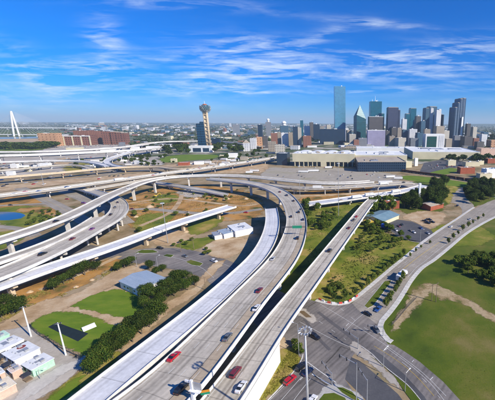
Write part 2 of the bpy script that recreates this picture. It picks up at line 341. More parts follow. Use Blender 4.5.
def frames(path):
    out = []; s = 0
    for i, (c, w) in enumerate(path):
        a = path[max(0, i - 1)][0]; b = path[min(len(path) - 1, i + 1)][0]; t = (b - a); t.z = 0; t.normalize()
        if i: s += (c - path[i - 1][0]).length
        out.append((c, w, Vector((t.y, -t.x, 0)), t, s))            # centre, width, right-hand side, along, distance
    return out
def sweep(fr, prof, mb=None, mi=0, cap=True):
    """prof(fraction i, frame) -> closed list of (side offset, height)"""
    mb = mb or MB(); n = len(prof(fr[0])); base = len(mb.v)
    for f in fr:
        for (o, z) in prof(f): p = f[0] + f[2] * o; mb.v.append((p.x, p.y, f[0].z + z))
    for i in range(len(fr) - 1):
        pa = prof(fr[i])
        for k in range(n):
            l = (k + 1) % n; mb.f.append((base + i * n + k, base + i * n + l, base + (i + 1) * n + l, base + (i + 1) * n + k))
            mb.uv.append([(pa[k][0], fr[i][4]), (pa[l][0], fr[i][4]), (pa[l][0], fr[i + 1][4]), (pa[k][0], fr[i + 1][4])]); mb.mi.append(mi)
    if cap:
        mb.f.append(tuple(base + k for k in range(n))[::-1]); mb.uv.append(None); mb.mi.append(mi)
        mb.f.append(tuple(base + (len(fr) - 1) * n + k for k in range(n))); mb.uv.append(None); mb.mi.append(mi)
    return mb
def strip(fr, o0, o1, z, mb=None, dash=None):
    mb = mb or MB()
    for i in range(len(fr) - 1):
        a, b = fr[i], fr[i + 1]
        if dash and (a[4] % dash[1]) > dash[0]: continue
        A, B = o0(a), o1(a); C, D = o0(b), o1(b)
        mb.quad([a[0] + a[2] * B + Vector((0, 0, z)), b[0] + b[2] * D + Vector((0, 0, z)), b[0] + b[2] * C + Vector((0, 0, z)), a[0] + a[2] * A + Vector((0, 0, z))],
                [(B, a[4]), (D, b[4]), (C, b[4]), (A, a[4])])
    return mb
def inside(p, poly):
    x, y = p[0], p[1]; r = False; j = len(poly) - 1
    for i in range(len(poly)):
        xi, yi = poly[i][0], poly[i][1]; xj, yj = poly[j][0], poly[j][1]
        if (yi > y) != (yj > y) and x < (xj - xi) * (y - yi) / (yj - yi) + xi: r = not r
        j = i
    return r
NOBUILD = []                                     # roads and lots, kept clear of trees, piers and bushes

# ------------------------------------------------------------------ ground and roads
bm = MB()
xs = [-26000, -9000, -4000, -2000, -1200, -600, -200, 200, 600, 1200, 2000, 4000, 9000, 26000]; ys = [-3000, -300, 0, 200, 420, 700, 1000, 1500, 2500, 4500, 9000, 30000]
for i in range(len(xs) - 1):
    for j in range(len(ys) - 1):
        bm.quad([(xs[i], ys[j], 0), (xs[i + 1], ys[j], 0), (xs[i + 1], ys[j + 1], 0), (xs[i], ys[j + 1], 0)], mi=1 if ys[j] >= 700 else 0)
tag(bm.build('ground', [m_ground, m_city]), kind='structure')

def pxpoly(pts, z=0, curve=True, rough=0.0, step=6):
    w = [P(u, v, z) for u, v in pts]
    if not curve and not rough: return w
    out = []; n = len(w)
    for i in range(n):
        p0, p1, p2, p3 = w[i - 1], w[i], w[(i + 1) % n], w[(i + 2) % n]; k = max(1, min(14, int((p2 - p1).length / step)))
        for a in range(k):
            t = a / k
            q = .5 * ((2 * p1) + (p2 - p0) * t + (2 * p0 - 5 * p1 + 4 * p2 - p3) * t * t + (3 * p1 - p0 - 3 * p2 + p3) * t ** 3) if curve else p1.lerp(p2, t)
            if rough:
                d = (p2 - p1).normalized(); q = q + Vector((d.y, -d.x, 0)) * rough * mnoise.noise(q * .11) * 2.2 + Vector((d.y, -d.x, 0)) * rough * mnoise.noise(q * .5)
            q.z = z; out.append(q)
    return out
LAY = [0]
def patch(name, pts, m, z, curve=True, rough=0.0, block=False, soft=None):
    LAY[0] += 1; z += .0016 * (LAY[0] % 12); sw = soft if soft is not None else (1.8 + 1.1 * rough if rough else 0)
    poly = pxpoly(pts, 0, curve, rough * .6)
    if sw:
        A = np.array([(q.x, q.y) for q in poly]); B = np.roll(A, -1, axis=0); x0, y0 = A.min(0) - sw; x1, y1 = A.max(0) + sw; rs = max(.8, math.sqrt((x1 - x0) * (y1 - y0)) / 85)
        nx, ny = int((x1 - x0) / rs) + 2, int((y1 - y0) / rs) + 2; gx, gy = np.meshgrid(x0 + np.arange(nx) * rs, y0 + np.arange(ny) * rs, indexing='ij'); Q = np.stack([gx.ravel(), gy.ravel()], 1)
        dist = np.full(len(Q), 1e9); ins = np.zeros(len(Q), bool)
        for a_, b_ in zip(A, B):
            e = b_ - a_; l2 = max(1e-9, e @ e); tt = np.clip(((Q - a_) @ e) / l2, 0, 1); dist = np.minimum(dist, np.hypot(*(Q - a_ - tt[:, None] * e).T))
            c = (a_[1] > Q[:, 1]) != (b_[1] > Q[:, 1]); dy = b_[1] - a_[1]
            if abs(dy) > 1e-12: ins ^= c & (Q[:, 0] < e[0] * (Q[:, 1] - a_[1]) / dy + a_[0])
        at = .5 + .5 * np.clip(np.where(ins, dist, -dist) / sw, -1, 1); keep = at > 0; G = at.reshape(nx, ny); idx = -np.ones(nx * ny, int); fs = []; vs = []; av = []
        K = keep.reshape(nx, ny); cell = K[:-1, :-1] | K[1:, :-1] | K[:-1, 1:] | K[1:, 1:]
        def vid(i, j):
            k = i * ny + j
            if idx[k] < 0: idx[k] = len(vs); vs.append((gx[i, j], gy[i, j], z)); av.append(float(G[i, j]))
            return int(idx[k])
        for i, j in zip(*np.nonzero(cell)): fs.append((vid(i, j), vid(i + 1, j), vid(i + 1, j + 1), vid(i, j + 1)))
        me = bpy.data.meshes.new(name); me.from_pydata(vs, [], fs); me.attributes.new('inner', 'FLOAT', 'POINT').data.foreach_set('value', av); me.materials.append(soft_mat(m))
    else:
        bmm = bmesh.new(); f = bmm.faces.new([bmm.verts.new((q.x, q.y, z)) for q in poly]); bmesh.ops.triangulate(bmm, faces=[f]); bmm.normal_update()
        for f in bmm.faces:
            if f.normal.z < 0: f.normal_flip()
        uvl = bmm.loops.layers.uv.new('UVMap')
        for f in bmm.faces:
            for l in f.loops: l[uvl].uv = (l.vert.co.x * .8 - l.vert.co.y * .6, l.vert.co.x * .6 + l.vert.co.y * .8)
        me = bpy.data.meshes.new(name); bmm.to_mesh(me); bmm.free(); me.materials.append(m)
    o = bpy.data.objects.new(name, me); COL.objects.link(o); tag(o, kind='structure')
    if block: NOBUILD.append(poly)
    return poly
def road(name, pts, w, m, z, step=4, sm=2, lines=None, block=True, kerb=None):
    path = smooth_path(cr_path([(P(p[0], p[1], 0), p[2] if len(p) > 2 else w) for p in pts], step), sm); fr = frames(path)
    mb = strip(fr, lambda f: -f[1] / 2, lambda f: f[1] / 2, z); tag(mb.build(name, m), kind='structure')
    if block: NOBUILD.append([f[0] - f[2] * f[1] / 2 for f in fr] + [f[0] + f[2] * f[1] / 2 for f in reversed(fr)])
    if lines:
        for off, dash, mm in lines:
            tag(strip(fr, lambda f: off - .09, lambda f: off + .09, z + .012, dash=dash).build('road_marking', mm), kind='structure')
    if kerb:
        for sgn in (-1, 1):
            k = sweep(fr, lambda f: [(sgn * (f[1] / 2) - .1, 0), (sgn * (f[1] / 2) + .1, 0), (sgn * (f[1] / 2) + .1, .14), (sgn * (f[1] / 2) - .1, .14)])
            tag(k.build('kerb', m_walk), kind='structure')
    return fr
def kerb(pts, w=.28, h=.14, m=m_walk, name='kerb', step=2):
    fr = frames(cr_path([(P(u, v, 0), w) for u, v in pts], step))
    tag(sweep(fr, lambda f: [(-f[1] / 2, 0), (f[1] / 2, 0), (f[1] / 2, h), (-f[1] / 2, h)]).build(name, m), kind='structure'); return fr
def mark(pts, w=.16, z=.082, m=m_paint, dash=None, name='road_marking'):
    fr = frames(cr_path([(P(u, v, 0), w) for u, v in pts], 1.2 if dash else 3))
    tag(strip(fr, lambda f: -f[1] / 2, lambda f: f[1] / 2, z, dash=dash).build(name, m), kind='structure')

# right-hand park field, its worn path and a patch of rough dry grass
patch('grass_field', [(376, 320), (388, 304), (398, 288), (410, 272), (420, 264), (433, 256), (448, 245), (468, 229), (493, 213), (536, 196), (640, 190), (760, 260), (760, 460), (480, 460), (448, 406), (434, 386), (412, 368), (386, 346), (382, 338), (376, 331)], m_field, .02, rough=1.0)
patch('dirt_path', [(396, 318), (409, 300), (413, 290), (424, 283), (436, 284), (446, 289), (456, 294), (470, 300), (482, 308), (496, 316), (520, 334), (520, 341), (496, 325), (480, 315), (466, 306), (452, 300), (440, 300), (432, 293), (424, 298), (412, 310), (404, 319), (396, 329), (391, 330)], m_path, .04, rough=1.6, soft=3.6)
patch('dry_grass_patch', [(430, 232), (455, 222), (480, 226), (495, 238), (470, 246), (440, 247), (425, 262), (420, 268)], m_brush, .04, rough=3)
# rough ground between the ramp and the avenue
patch('rough_ground', [(300, 296), (312, 278), (330, 252), (350, 225), (366, 209), (372, 214), (386, 232), (404, 239), (424, 244), (405, 262), (391, 272), (375, 284), (360, 298), (340, 306), (318, 304)], m_brush, .02, rough=2)
patch('rough_ground', [(296, 230), (303, 212), (312, 203), (330, 206), (352, 202), (367, 204), (356, 220), (338, 240), (318, 262), (300, 280), (280, 300), (276, 292), (288, 262)], m_brush, .02, rough=2)
patch('dirt_patch', [(300, 296), (310, 280), (322, 268), (334, 272), (330, 284), (318, 292), (334, 294), (350, 284), (372, 272), (372, 280), (356, 292), (340, 300), (318, 299)], m_dry, .05, rough=3)
# orange construction ground in the middle distance
patch('orange_ground', [(118, 214), (126, 198), (150, 190), (190, 184), (240, 190), (262, 200), (258, 216), (240, 220), (205, 224), (170, 238), (150, 236), (128, 224)], m_orange, .02, rough=4)
patch('orange_ground', [(300, 199), (312, 190), (350, 188), (420, 186), (418, 192), (380, 195), (340, 200), (315, 204)], m_orange, .02, rough=2)
patch('orange_ground', [(0, 203), (8, 197), (32, 196), (44, 202), (20, 206), (0, 208)], m_orange, .02, rough=2)
patch('green_ground', [(0, 208), (30, 206), (58, 208), (66, 213), (40, 225), (22, 231), (0, 224), (-20, 215)], m_brush, .02, rough=3)
patch('orange_ground', [(18, 209), (40, 207), (56, 209), (60, 214), (48, 217), (34, 213), (20, 212)], m_orange, .04, rough=3)
patch('dirt_patch', [(130, 206), (150, 204), (176, 208), (210, 206), (236, 209), (258, 208), (240, 216), (200, 217), (160, 214), (136, 212)], m_lot, .03, rough=4)
patch('dirt_patch', [(176, 192), (196, 188), (214, 191), (206, 196), (188, 197)], m_lot, .03, rough=4)
patch('dirt_patch', [(146, 236), (170, 230), (196, 230), (190, 240), (160, 246)], m_dirt, .03, rough=3)
patch('green_ground', [(150, 198), (166, 194), (180, 198), (170, 203), (154, 203)], m_brush, .04, rough=3)
patch('green_ground', [(362, 214), (372, 198), (400, 194), (402, 184), (440, 180), (456, 188), (446, 204), (440, 211), (408, 214), (392, 208), (372, 218)], m_field, .025, rough=4)
patch('green_ground', [(462, 205), (462, 186), (486, 182), (520, 188), (508, 198), (476, 206)], m_field, .025, rough=4)
patch('green_ground', [(134, 222), (146, 214), (172, 214), (168, 222), (150, 230), (138, 232)], m_brush, .04, rough=3)
patch('green_ground', [(192, 224), (204, 219), (224, 217), (216, 226), (200, 234), (188, 232)], m_brush, .04, rough=3)
patch('green_ground', [(175, 246), (190, 239), (205, 238), (220, 236), (204, 246), (194, 250)], m_brush, .04, rough=2)
patch('green_ground', [(0, 232), (14, 230), (26, 238), (8, 246), (0, 250), (-20, 246)], m_brush, .03, rough=2)
patch('orange_ground', [(0, 290), (30, 284), (60, 272), (100, 262), (140, 250), (160, 250), (130, 262), (104, 272), (60, 296), (26, 305), (-20, 320)], m_orange, .02, rough=3)
patch('dirt_road', [(-20, 330), (4, 322), (26, 308), (46, 300), (70, 296), (96, 282), (118, 270), (146, 262), (150, 266), (128, 277), (112, 286), (90, 297), (74, 304), (64, 310), (54, 314), (40, 318), (28, 326), (10, 334), (-20, 344)], m_dirt, .04, rough=1.2, block=True)
pond = patch('pond', [(-24, 214.4), (-8, 212), (8, 211.8), (20, 213), (25.5, 215.6), (21, 218.4), (9, 220.2), (-6, 220), (-24, 218.4)], m_water, .06, block=True)
# ball field beside the oaks
patch('field_dirt', [(40, 320), (60, 308), (90, 294), (116, 286), (142, 298), (150, 306), (140, 320), (126, 334), (96, 362), (84, 360), (60, 348), (34, 336)], m_dirt, .03, rough=1.0)
patch('lawn', [(71, 306), (80, 301), (92, 295.5), (104, 291.5), (117, 289), (128, 291), (138, 298), (141, 306), (140, 316), (136, 318), (122, 317), (104, 313), (86, 310)], m_lawn, .06, rough=.8)
patch('lawn', [(29, 324), (40, 317), (54, 312), (72, 312), (90, 315), (106, 322), (121, 330), (112, 342), (100, 352), (90, 357), (82, 358), (70, 348), (56, 343), (42, 334)], m_lawn, .06, rough=.8)
patch('court', [(48, 327), (57, 322.4), (72, 328), (88.5, 333.5), (78, 341.5), (62, 334)], mat('dark_court_surface', [(.008, .016, .018), (.014, .026, .03)], .3, .8, bscale=2), .08, curve=False)
patch('gravel_yard', [(-20, 340), (4, 330), (28, 326), (38, 334), (60, 349), (83, 359), (92, 356), (86, 366), (60, 386), (20, 410), (-40, 440), (-40, 380)], m_lot, .05, rough=.6, block=True)
patch('pale_drive', [(8, 404), (24, 388), (44, 376), (62, 366), (80, 357.5), (90, 354), (84, 362), (66, 373), (50, 384), (28, 398), (16, 408)], mat('pale_drive_concrete', [(.45, .42, .38), (.56, .53, .48)], .2, .9, bscale=1), .07, rough=.8)
patch('green_ground', [(40, 404), (60, 386), (84, 368), (96, 368), (110, 352), (124, 352), (112, 370), (90, 388), (70, 404), (56, 412)], m_dry, .04, rough=1)
patch('green_ground', [(40, 404), (58, 390), (74, 378), (84, 376), (80, 388), (64, 400), (50, 410)], m_lawn, .06, rough=1)
patch('dirt_road', [(226, 259), (206, 282), (190, 298), (166, 314), (150, 332), (128, 350), (118, 360), (124, 346), (138, 330), (150, 314), (172, 300), (192, 288), (206, 272), (216, 262)], m_dirt, .05, rough=1)
patch('dirt_lot', [(203, 248), (219, 239), (232, 238), (248, 239), (245, 247), (238, 254), (226, 259), (213, 257)], m_dirt, .05, rough=.6, block=True)
# crossing street
patch('street', [(28, 240), (60, 240), (92, 245), (120, 250), (146, 248.6), (172, 248), (196, 251), (222, 258), (244, 268), (262, 281), (286, 294), (306, 300), (306, 360), (286, 348), (262, 330), (236, 305), (217, 290), (203, 278), (180, 271), (160, 267), (140, 264), (112, 258), (90, 256), (50, 256), (20, 252)], m_asph, .03, block=True)
patch('street', [(284, 296), (300, 297), (318, 302), (337, 306), (352, 303), (366, 312), (379, 326), (380, 334), (388, 344), (394, 345), (420, 362), (443, 381.5), (460, 400), (500, 460), (460, 460), (420, 400), (408, 383), (384, 367.5), (366, 356), (357, 350), (352, 357), (345, 379), (352, 390), (400, 440), (350, 460), (280, 460), (240, 430), (268, 400), (284, 382), (299, 363), (302, 355), (296, 345), (280, 334)], m_asph, .04, block=True)
patch('dark_street', [(351, 357), (360, 361), (380, 378), (398, 394), (420, 430), (400, 450), (368, 402), (358, 392), (345, 379)], m_asph_d, .05, block=True)
patch('dark_street', [(372, 349), (382, 355), (404, 374), (424, 396), (440, 420), (432, 424), (414, 398), (396, 378), (380, 363), (366, 353)], m_asph_d, .055, curve=False)
# the tree-lined avenue
patch('avenue', [(352, 303), (362, 295), (380, 279.5), (395, 266.5), (403, 260), (423, 243.5), (440, 231), (456, 221), (466, 214), (474, 209), (485, 203.5), (495, 199.5), (540, 186), (560, 190), (520, 205), (497, 216.5), (470, 231.5), (447, 250), (434, 260.5), (422, 268.5), (411, 280.5), (399, 300.5), (388, 314), (379, 326), (366, 316)], m_road_c, .05, block=True)
patch('grass_median', [(364.5, 306), (371, 298), (384.5, 281.5), (391, 280.5), (390, 283.5), (381, 295), (373, 305.5), (368, 308)], m_field, .16, curve=False)
kerb([(364.3, 306.2), (371, 297.8), (384.5, 281.2)]); kerb([(391.4, 280.6), (381.4, 295.4), (373.2, 306), (368, 308.4), (364.3, 306.2)])
patch('street', [(404, 238), (420, 242), (446, 227), (462, 214), (458, 205), (446, 200), (440, 190), (446, 186), (462, 187), (466, 198), (474, 206), (464, 213), (440, 230), (423, 243.5)], m_road_c, .045, block=True)
sidewalk_r = frames(cr_path([(P(u, v, 0), 2.6) for u, v in [(521, 205), (497, 216), (470, 231), (447, 249.5), (434, 260), (422, 268), (411.5, 280), (404, 292), (397.5, 302), (389, 313), (382, 321), (380, 327), (383, 334), (388, 340), (392, 342)]], 2.5))
tag(sweep(sidewalk_r, lambda f: [(-f[1] / 2, 0), (f[1] / 2, 0), (f[1] / 2, .17), (-f[1] / 2, .17)]).build('sidewalk', m_walk), kind='structure')
sidewalk_l = frames(cr_path([(P(u, v, 0), 2.4) for u, v in [(316, 300), (327, 303), (338, 304.2), (348, 302.4), (357, 296.8), (366, 289.5), (380, 277.8), (395, 265), (404, 258), (423, 242), (440, 229.8), (456, 219.5), (466, 212.6), (474, 207.4)]], 2.5))
tag(sweep(sidewalk_l, lambda f: [(-f[1] / 2, 0), (f[1] / 2, 0), (f[1] / 2, .17), (-f[1] / 2, .17)]).build('sidewalk', m_walk), kind='structure')
for pts in ([(398, 268), (418, 253), (440, 238), (462, 223), (482, 211)], [(405, 271), (424, 257.5), (444, 243.5), (466, 229), (486, 216)], [(372, 292), (386, 280)]): mark(pts, .16, .075, dash=(3, 9))
mark([(402, 270), (421, 255), (442, 240.5), (464, 226), (484, 213.5)], .3, .075, m_painty)
mark([(408, 277), (416, 268), (424, 262), (436, 252), (449, 242)], .2, .075)
# intersection paint, seams and worn patches
for pts, w, m in (([(307.5, 362), (321, 372), (336, 382.5)], .3, m_paint), ([(312, 374), (322, 380), (335.5, 387.5)], .45, m_paint), ([(286, 384), (276, 394), (262, 408)], .14, m_paint), ([(304, 374), (292, 388), (276, 406)], .15, m_paint),
                  ([(311, 378), (300, 392), (288, 408)], .15, m_paint), ([(320, 304), (345, 319), (372, 336), (398, 354), (424, 374), (446, 396)], .14, m_paint), ([(300, 322), (330, 338), (354, 349)], .14, m_paint), ([(388, 349), (410, 365), (430, 383), (447, 404)], .14, m_paint),
                  ([(383, 351), (388, 348)], .3, m_paint), ([(366, 312), (356, 320), (345, 331)], .14, m_paint), ([(250, 281), (232, 268), (212, 259)], .14, m_paint), ([(122, 254), (150, 254), (176, 258), (200, 267), (214, 278)], .14, m_paint)): mark(pts, w, .078, m)
for ends in (((430, 380), (433, 377)), ((412, 362), (414, 360)), ((346, 326), (349, 323)), ((300, 380), (303, 377))): mark(list(ends), .25)
mark([(330, 300), (345, 312), (362, 326), (384, 340)], .14, dash=(3, 9)); mark([(306, 312), (326, 326), (346, 340)], .14, dash=(3, 9)); mark([(402, 362), (424, 380), (440, 398)], .14, dash=(3, 9)); mark([(374, 346), (392, 357), (414, 374), (434, 396)], .14, .079, m_painty)
mark([(326, 363), (333, 356), (341, 346.5)], .55, .08, m_seam); mark([(341, 346.5), (348, 349), (359, 352)], .3, .08, m_seam); mark([(308, 307), (316, 302)], .5, .08, m_seam)
mark([(315, 376), (325, 384), (340, 391), (352, 396)], .5, .08, m_seam); mark([(357, 360), (375, 370), (392, 375), (415, 386)], .22, .08, m_seam)
mark([(318, 312), (335, 325), (352, 338), (366, 352)], 1.6, .076, mat('tyre_darkened_asphalt', [(.09, .085, .09), (.12, .112, .11)], .2, .85, bscale=1)); mark([(330, 350), (322, 342), (312, 330), (304, 318)], 1.3, .077, MATS['tyre_darkened_asphalt'])
patch('paved_island', [(349, 346), (354, 342), (360, 345), (370, 353), (382, 365), (394, 377), (404, 389), (398, 388), (384, 376), (370, 364), (358, 355), (350, 351)], m_lot, .10, rough=.3)
patch('grass_median', [(369, 356), (376, 360), (390, 372), (408, 386), (421, 401), (440, 424), (430, 424), (404, 391), (394, 376), (384, 366)], m_field, .14)
kerb([(361, 346), (372, 354), (384, 366), (407, 384.5), (422, 402), (436, 420)]); 
patch('paved_island', [(296, 308), (306, 309), (314, 316), (318, 322), (312, 323), (300, 316), (290, 312)], m_lot, .09, rough=.3); patch('dirt_patch', [(298, 311), (304, 311), (312, 317.5), (306, 317.5)], mat('dark_soil', [(.12, .08, .04), (.2, .14, .08)], .5, .9, bscale=2), .12)
patch('paved_island', [(312, 400), (324, 388), (334, 384), (348, 386), (362, 396), (372, 412), (330, 420), (300, 420)], m_walk, .10, rough=.2); patch('grass_median', [(337, 387.5), (343, 387.8), (352, 392), (362, 403), (352, 399), (342, 392.5)], m_field, .14)
patch('grass_median', [(319, 400), (324, 394), (334, 393), (345, 398), (350, 408), (322, 412)], m_field, .14)
patch('verge', [(276, 352), (284, 347), (296, 346), (301, 355), (298, 363), (284, 381), (266, 400), (250, 420), (238, 420), (246, 402), (262, 376)], m_dry, .06, rough=.8); patch('paved_island', [(275, 336), (284, 338), (290, 347), (282, 349), (276, 356)], m_dirt, .08, rough=.3)
kerb([(303, 354), (300, 363), (285, 382), (268, 400), (250, 419)], .4)
for pts in ([(135, 252.7), (142, 250), (153, 250), (158, 252.4), (146, 253.4)], [(163, 256), (167, 254.2), (174, 255), (171, 257.4)], [(186, 262), (191, 260), (203, 263.4), (200, 266), (192, 265)]):
    patch('grass_median', pts, m_field, .15); kerb(pts + [pts[0]], .22, .13)
# far lots, yards and grass
patch('rail_yard', [(262, 178), (268, 168), (290, 168), (330, 167.5), (372, 171), (402, 176), (400, 180), (372, 181.5), (330, 181.5), (290, 180)], mat('yard_gravel', [(.26, .23, .19), (.36, .32, .26), (.30, .27, .18)], .02, .9, bscale=.2), .05, rough=3)
patch('rail_yard', [(378, 183), (400, 181), (420, 184), (426, 189), (400, 196), (380, 200), (366, 198)], m_lot, .05, rough=3)
patch('green_ground', [(402, 176.5), (412, 175.6), (440, 178.5), (470, 183), (486, 186), (478, 189), (450, 185.6), (424, 182), (404, 179.5)], m_lawn, .05, rough=2)
patch('green_ground', [(428, 172), (440, 167.8), (452, 168), (458, 170.5), (446, 174.6), (434, 175.5)], m_lawn, .05, rough=3)
patch('green_ground', [(158, 161), (166, 156.6), (190, 154.6), (216, 155), (214, 158.4), (190, 160.4), (172, 162.6)], m_lawn, .05, rough=3)
patch('parking_lot', [(420, 171), (424, 163), (440, 160), (466, 161), (478, 166), (450, 168), (436, 171), (420, 175)], m_asph_d, .06, curve=False)
patch('parking_lot', [(385, 226), (394, 219), (412, 221.5), (431, 230), (434, 234), (424, 242), (404, 238.5), (394, 233)], m_asph_d, .06, curve=False, block=True)
patch('dirt_patch', [(402, 218), (410, 213), (425, 211), (444, 213), (446, 217), (438, 224), (430, 228.6), (414, 222)], m_dirt, .07, rough=2, block=True)
patch('dirt_patch', [(443, 188), (450, 184.6), (470, 186), (460, 188), (452, 196), (450, 204), (445, 200)], m_dry, .05, rough=2)
patch('river', [(-60, 137.2), (0, 137.4), (38, 136.6), (38, 138), (0, 138.9), (-60, 138.8)], mat('river_water', [(.03, .06, .07), (.05, .09, .09)], .01, .15, bscale=.1), .1)
patch('levee', [(-80, 142), (0, 142), (30, 142.4), (56, 144.6), (56, 147.5), (30, 150.4), (0, 151), (-80, 152)], m_lawn, .1, rough=10)
patch('levee', [(-80, 129.5), (0, 129.2), (60, 129), (66, 133), (40, 136.2), (0, 136.8), (-80, 137)], m_field, .1, rough=20)
patch('dirt_patch', [(-40, 139.4), (30, 139), (40, 140), (34, 141.8), (-40, 141.8)], m_dirt, .15, rough=10)
for pts in ([(-20, 207), (0, 205.6), (24, 204.6), (44, 203.6), (56, 204.5)], [(-10, 226.5), (10, 227.5), (28, 231), (36, 236)]): road('service_road', pts, 7, m_road_c, .07)
road('service_road', [(20, 188), (36, 195), (50, 202), (68, 211.5), (90, 224)], 12, m_road_c, .075, lines=[(0, None, m_painty)])
road('service_road', [(58, 187), (72, 194), (92, 202), (112, 212), (126, 224)], 14, m_road_c, .08, lines=[(-3.5, (3, 9), m_paint), (3.5, (3, 9), m_paint)])
road('service_road', [(118, 211), (145, 208.8), (172, 211.2), (200, 213.4), (232, 213), (262, 209)], 8, m_road_c, .085)
road('service_road', [(-10, 184), (30, 182), (70, 179), (120, 172), (160, 170)], 9, m_road_c, .05)
road('service_road', [(20, 170), (44, 168), (70, 166.6), (96, 169), (120, 172)], 12, m_road_c, .06)
road('service_road', [(-10, 175), (20, 174.4), (50, 171), (76, 169.5)], 8, m_road_c, .055)
road('service_road', [(100, 176), (128, 171.5), (160, 169), (190, 170.4), (230, 168)], 9, m_road_c, .052)
road('service_road', [(60, 163), (66, 159.4), (80, 158.6), (92, 161.5), (88, 166), (72, 166.6), (60, 163.4)], 8, m_road_c, .09)
road('service_road', [(6, 189.5), (40, 185.8), (80, 180.8), (120, 176)], 8, m_road_c, .064)
road('service_road', [(126, 204), (150, 200), (180, 199), (214, 203), (244, 206), (262, 203)], 5, m_dirt, .06)
road('service_road', [(140, 226), (168, 214), (178, 204), (182, 195)], 5, m_dirt, .068)
road('service_road', [(40, 290), (80, 274), (120, 256)], 4, m_dirt, .07)
road('service_road', [(260, 196), (290, 196), (330, 195), (380, 191.6), (420, 187)], 9, m_dirt, .07)

# ------------------------------------------------------------------ elevated highways
ROADS = {}
DECKS = []
def viaduct(key, name, label, pts, w, deckm, gz=1.5, piers=(34, 'tee'), pierm=None, barm=None, lanes=None, sm=6, step=4, ends=(1, 1), bh=1.0, centre=None, skip=None, group=None, girders=True):
    path = smooth_path(cr_path([(P(p[0], p[1], p[2]), p[3] if len(p) > 3 else w) for p in pts], step), sm); fr = frames(path); ROADS[key] = fr
    root = thing(name, label, 'viaduct' if name == 'highway_viaduct' else 'ramp', group=group)
    sweep(fr, lambda f: [(-f[1] / 2, 0), (f[1] / 2, 0), (f[1] / 2, -.35), (-f[1] / 2, -.35)]).build('deck', deckm, root)
    barm = barm or m_barrier; pierm = pierm or m_pier
    for s in (-1, 1):
        sweep(fr, lambda f: [(s * (f[1] / 2 + .02) - .2, -.55 if False else .003), (s * (f[1] / 2 + .02) + .2, .003), (s * (f[1] / 2 + .02) + .12, bh), (s * (f[1] / 2 + .02) - .12, bh)]).build('barrier', barm, root)
        sweep(fr, lambda f: [(s * (f[1] / 2 + .12) - .1, -.75), (s * (f[1] / 2 + .12) + .1, -.75), (s * (f[1] / 2 + .12) + .1, .0), (s * (f[1] / 2 + .12) - .1, .0)]).build('fascia', barm, root)
    if girders:
        k = max(2, int(fr[0][1] / 3.4))
        for j in range(k):
            q = (j + .5) / k - .5
            sweep(fr, lambda f: [(q * f[1] - .35, -.36), (q * f[1] + .35, -.36), (q * f[1] + .3, -.36 - gz), (q * f[1] - .3, -.36 - gz)]).build('girder', m_girder, root)
    if lanes:
        for off, dash, mm in lanes:
            if off == 'edges':
                for s in (-1, 1): strip(fr, lambda f: s * (f[1] / 2 - 1.1) - .08, lambda f: s * (f[1] / 2 - 1.1) + .08, .02).build('edge_line', mm, root)
            else: strip(fr, lambda f: off * f[1] / 2 - .08, lambda f: off * f[1] / 2 + .08, .02).build('lane_line', m_dash if dash else mm, root)
    if centre is not None:
        sweep(fr, lambda f: [(centre * f[1] / 2 - .28, .004), (centre * f[1] / 2 + .28, .004), (centre * f[1] / 2 + .1, .9), (centre * f[1] / 2 - .1, .9)]).build('median_barrier', m_barrier, root)
    DECKS.append((key, fr, root, gz, piers, pierm, skip)); return root
def put_piers():
    for key, fr, root, gz, (sp, kind), pierm, skip in DECKS:
        total = fr[-1][4]; s = sp * .5; n = 0
        while s < total - 2:
            best = None
            for ds in (0, 4, -4, 8, -8, 12, -12, 15, -15):
                f = min(fr, key=lambda q: abs(q[4] - s - ds)); c = f[0]; bad = False
                if c.y < 35: bad = True; break
                for k2, fr2, *_ in DECKS:
                    if k2 == key: continue
                    for g in fr2[::2]:
                        if g[0].z < c.z - 2 and (g[0].x - c.x) ** 2 + (g[0].y - c.y) ** 2 < (g[1] / 2 + 2.2) ** 2: bad = True; break
                    if bad: break
                if not bad and kind != 'far':
                    for poly in NOBUILD:
                        if inside(c, poly): bad = True; break
                if not bad: best = f; break
            if best and not (skip and skip(best)):
                c, w, side, t, _ = best; h = c.z - .37 - gz; rz = math.atan2(side.y, side.x)
                if h > 2.0:
                    mb = MB(); cap = MB()
                    if kind == 'tee':
                        mb.box((c.x, c.y, 0), (2.6, 1.7, h - 1.5), rz)
                        a = c - side * (w * .42); ch = 1.5
                        for sgn in (0,):
                            z1 = h - .003; W2 = w * .42
                            prof = [(-W2, z1), (-W2, z1 - .7), (-1.5, z1 - ch), (1.5, z1 - ch), (W2, z1 - .7), (W2, z1)]
                            lo = [Vector((c.x, c.y, 0)) + side * o + t * -.95 + Vector((0, 0, z)) for o, z in prof]; hi = [p + t * 1.9 for p in lo]
                            cap.quad(lo[::-1]); cap.quad(hi)
                            for i in range(6): cap.quad([lo[i], lo[(i + 1) % 6], hi[(i + 1) % 6], hi[i]])
                    else:
                        k = max(2, int(w / 7)) if kind != 'far' else 2; cols = []
                        for j in range(k):
                            o = ((j + .5) / k - .5) * w * .85; q = c + side * o; mc = MB(); mc.cyl((q.x, q.y, 0), (q.x, q.y, h - 1.3), .65, n=10); cols.append(mc)
                        cap.box((c.x, c.y, h - 1.3), (w * .9, 1.3, 1.297), rz)
                    if kind == 'tee': po = mb.build('pier', pierm, root); cap.build('pier_cap', pierm, po)
                    else:
                        po = cap.build('pier', pierm, root)
                        for q in cols: q.build('column', pierm, po)
                    n += 1
            s += sp
LL = lambda *offs: [('edges', None, m_paint)] + [(o, (3, 12), m_paint) for o in offs]
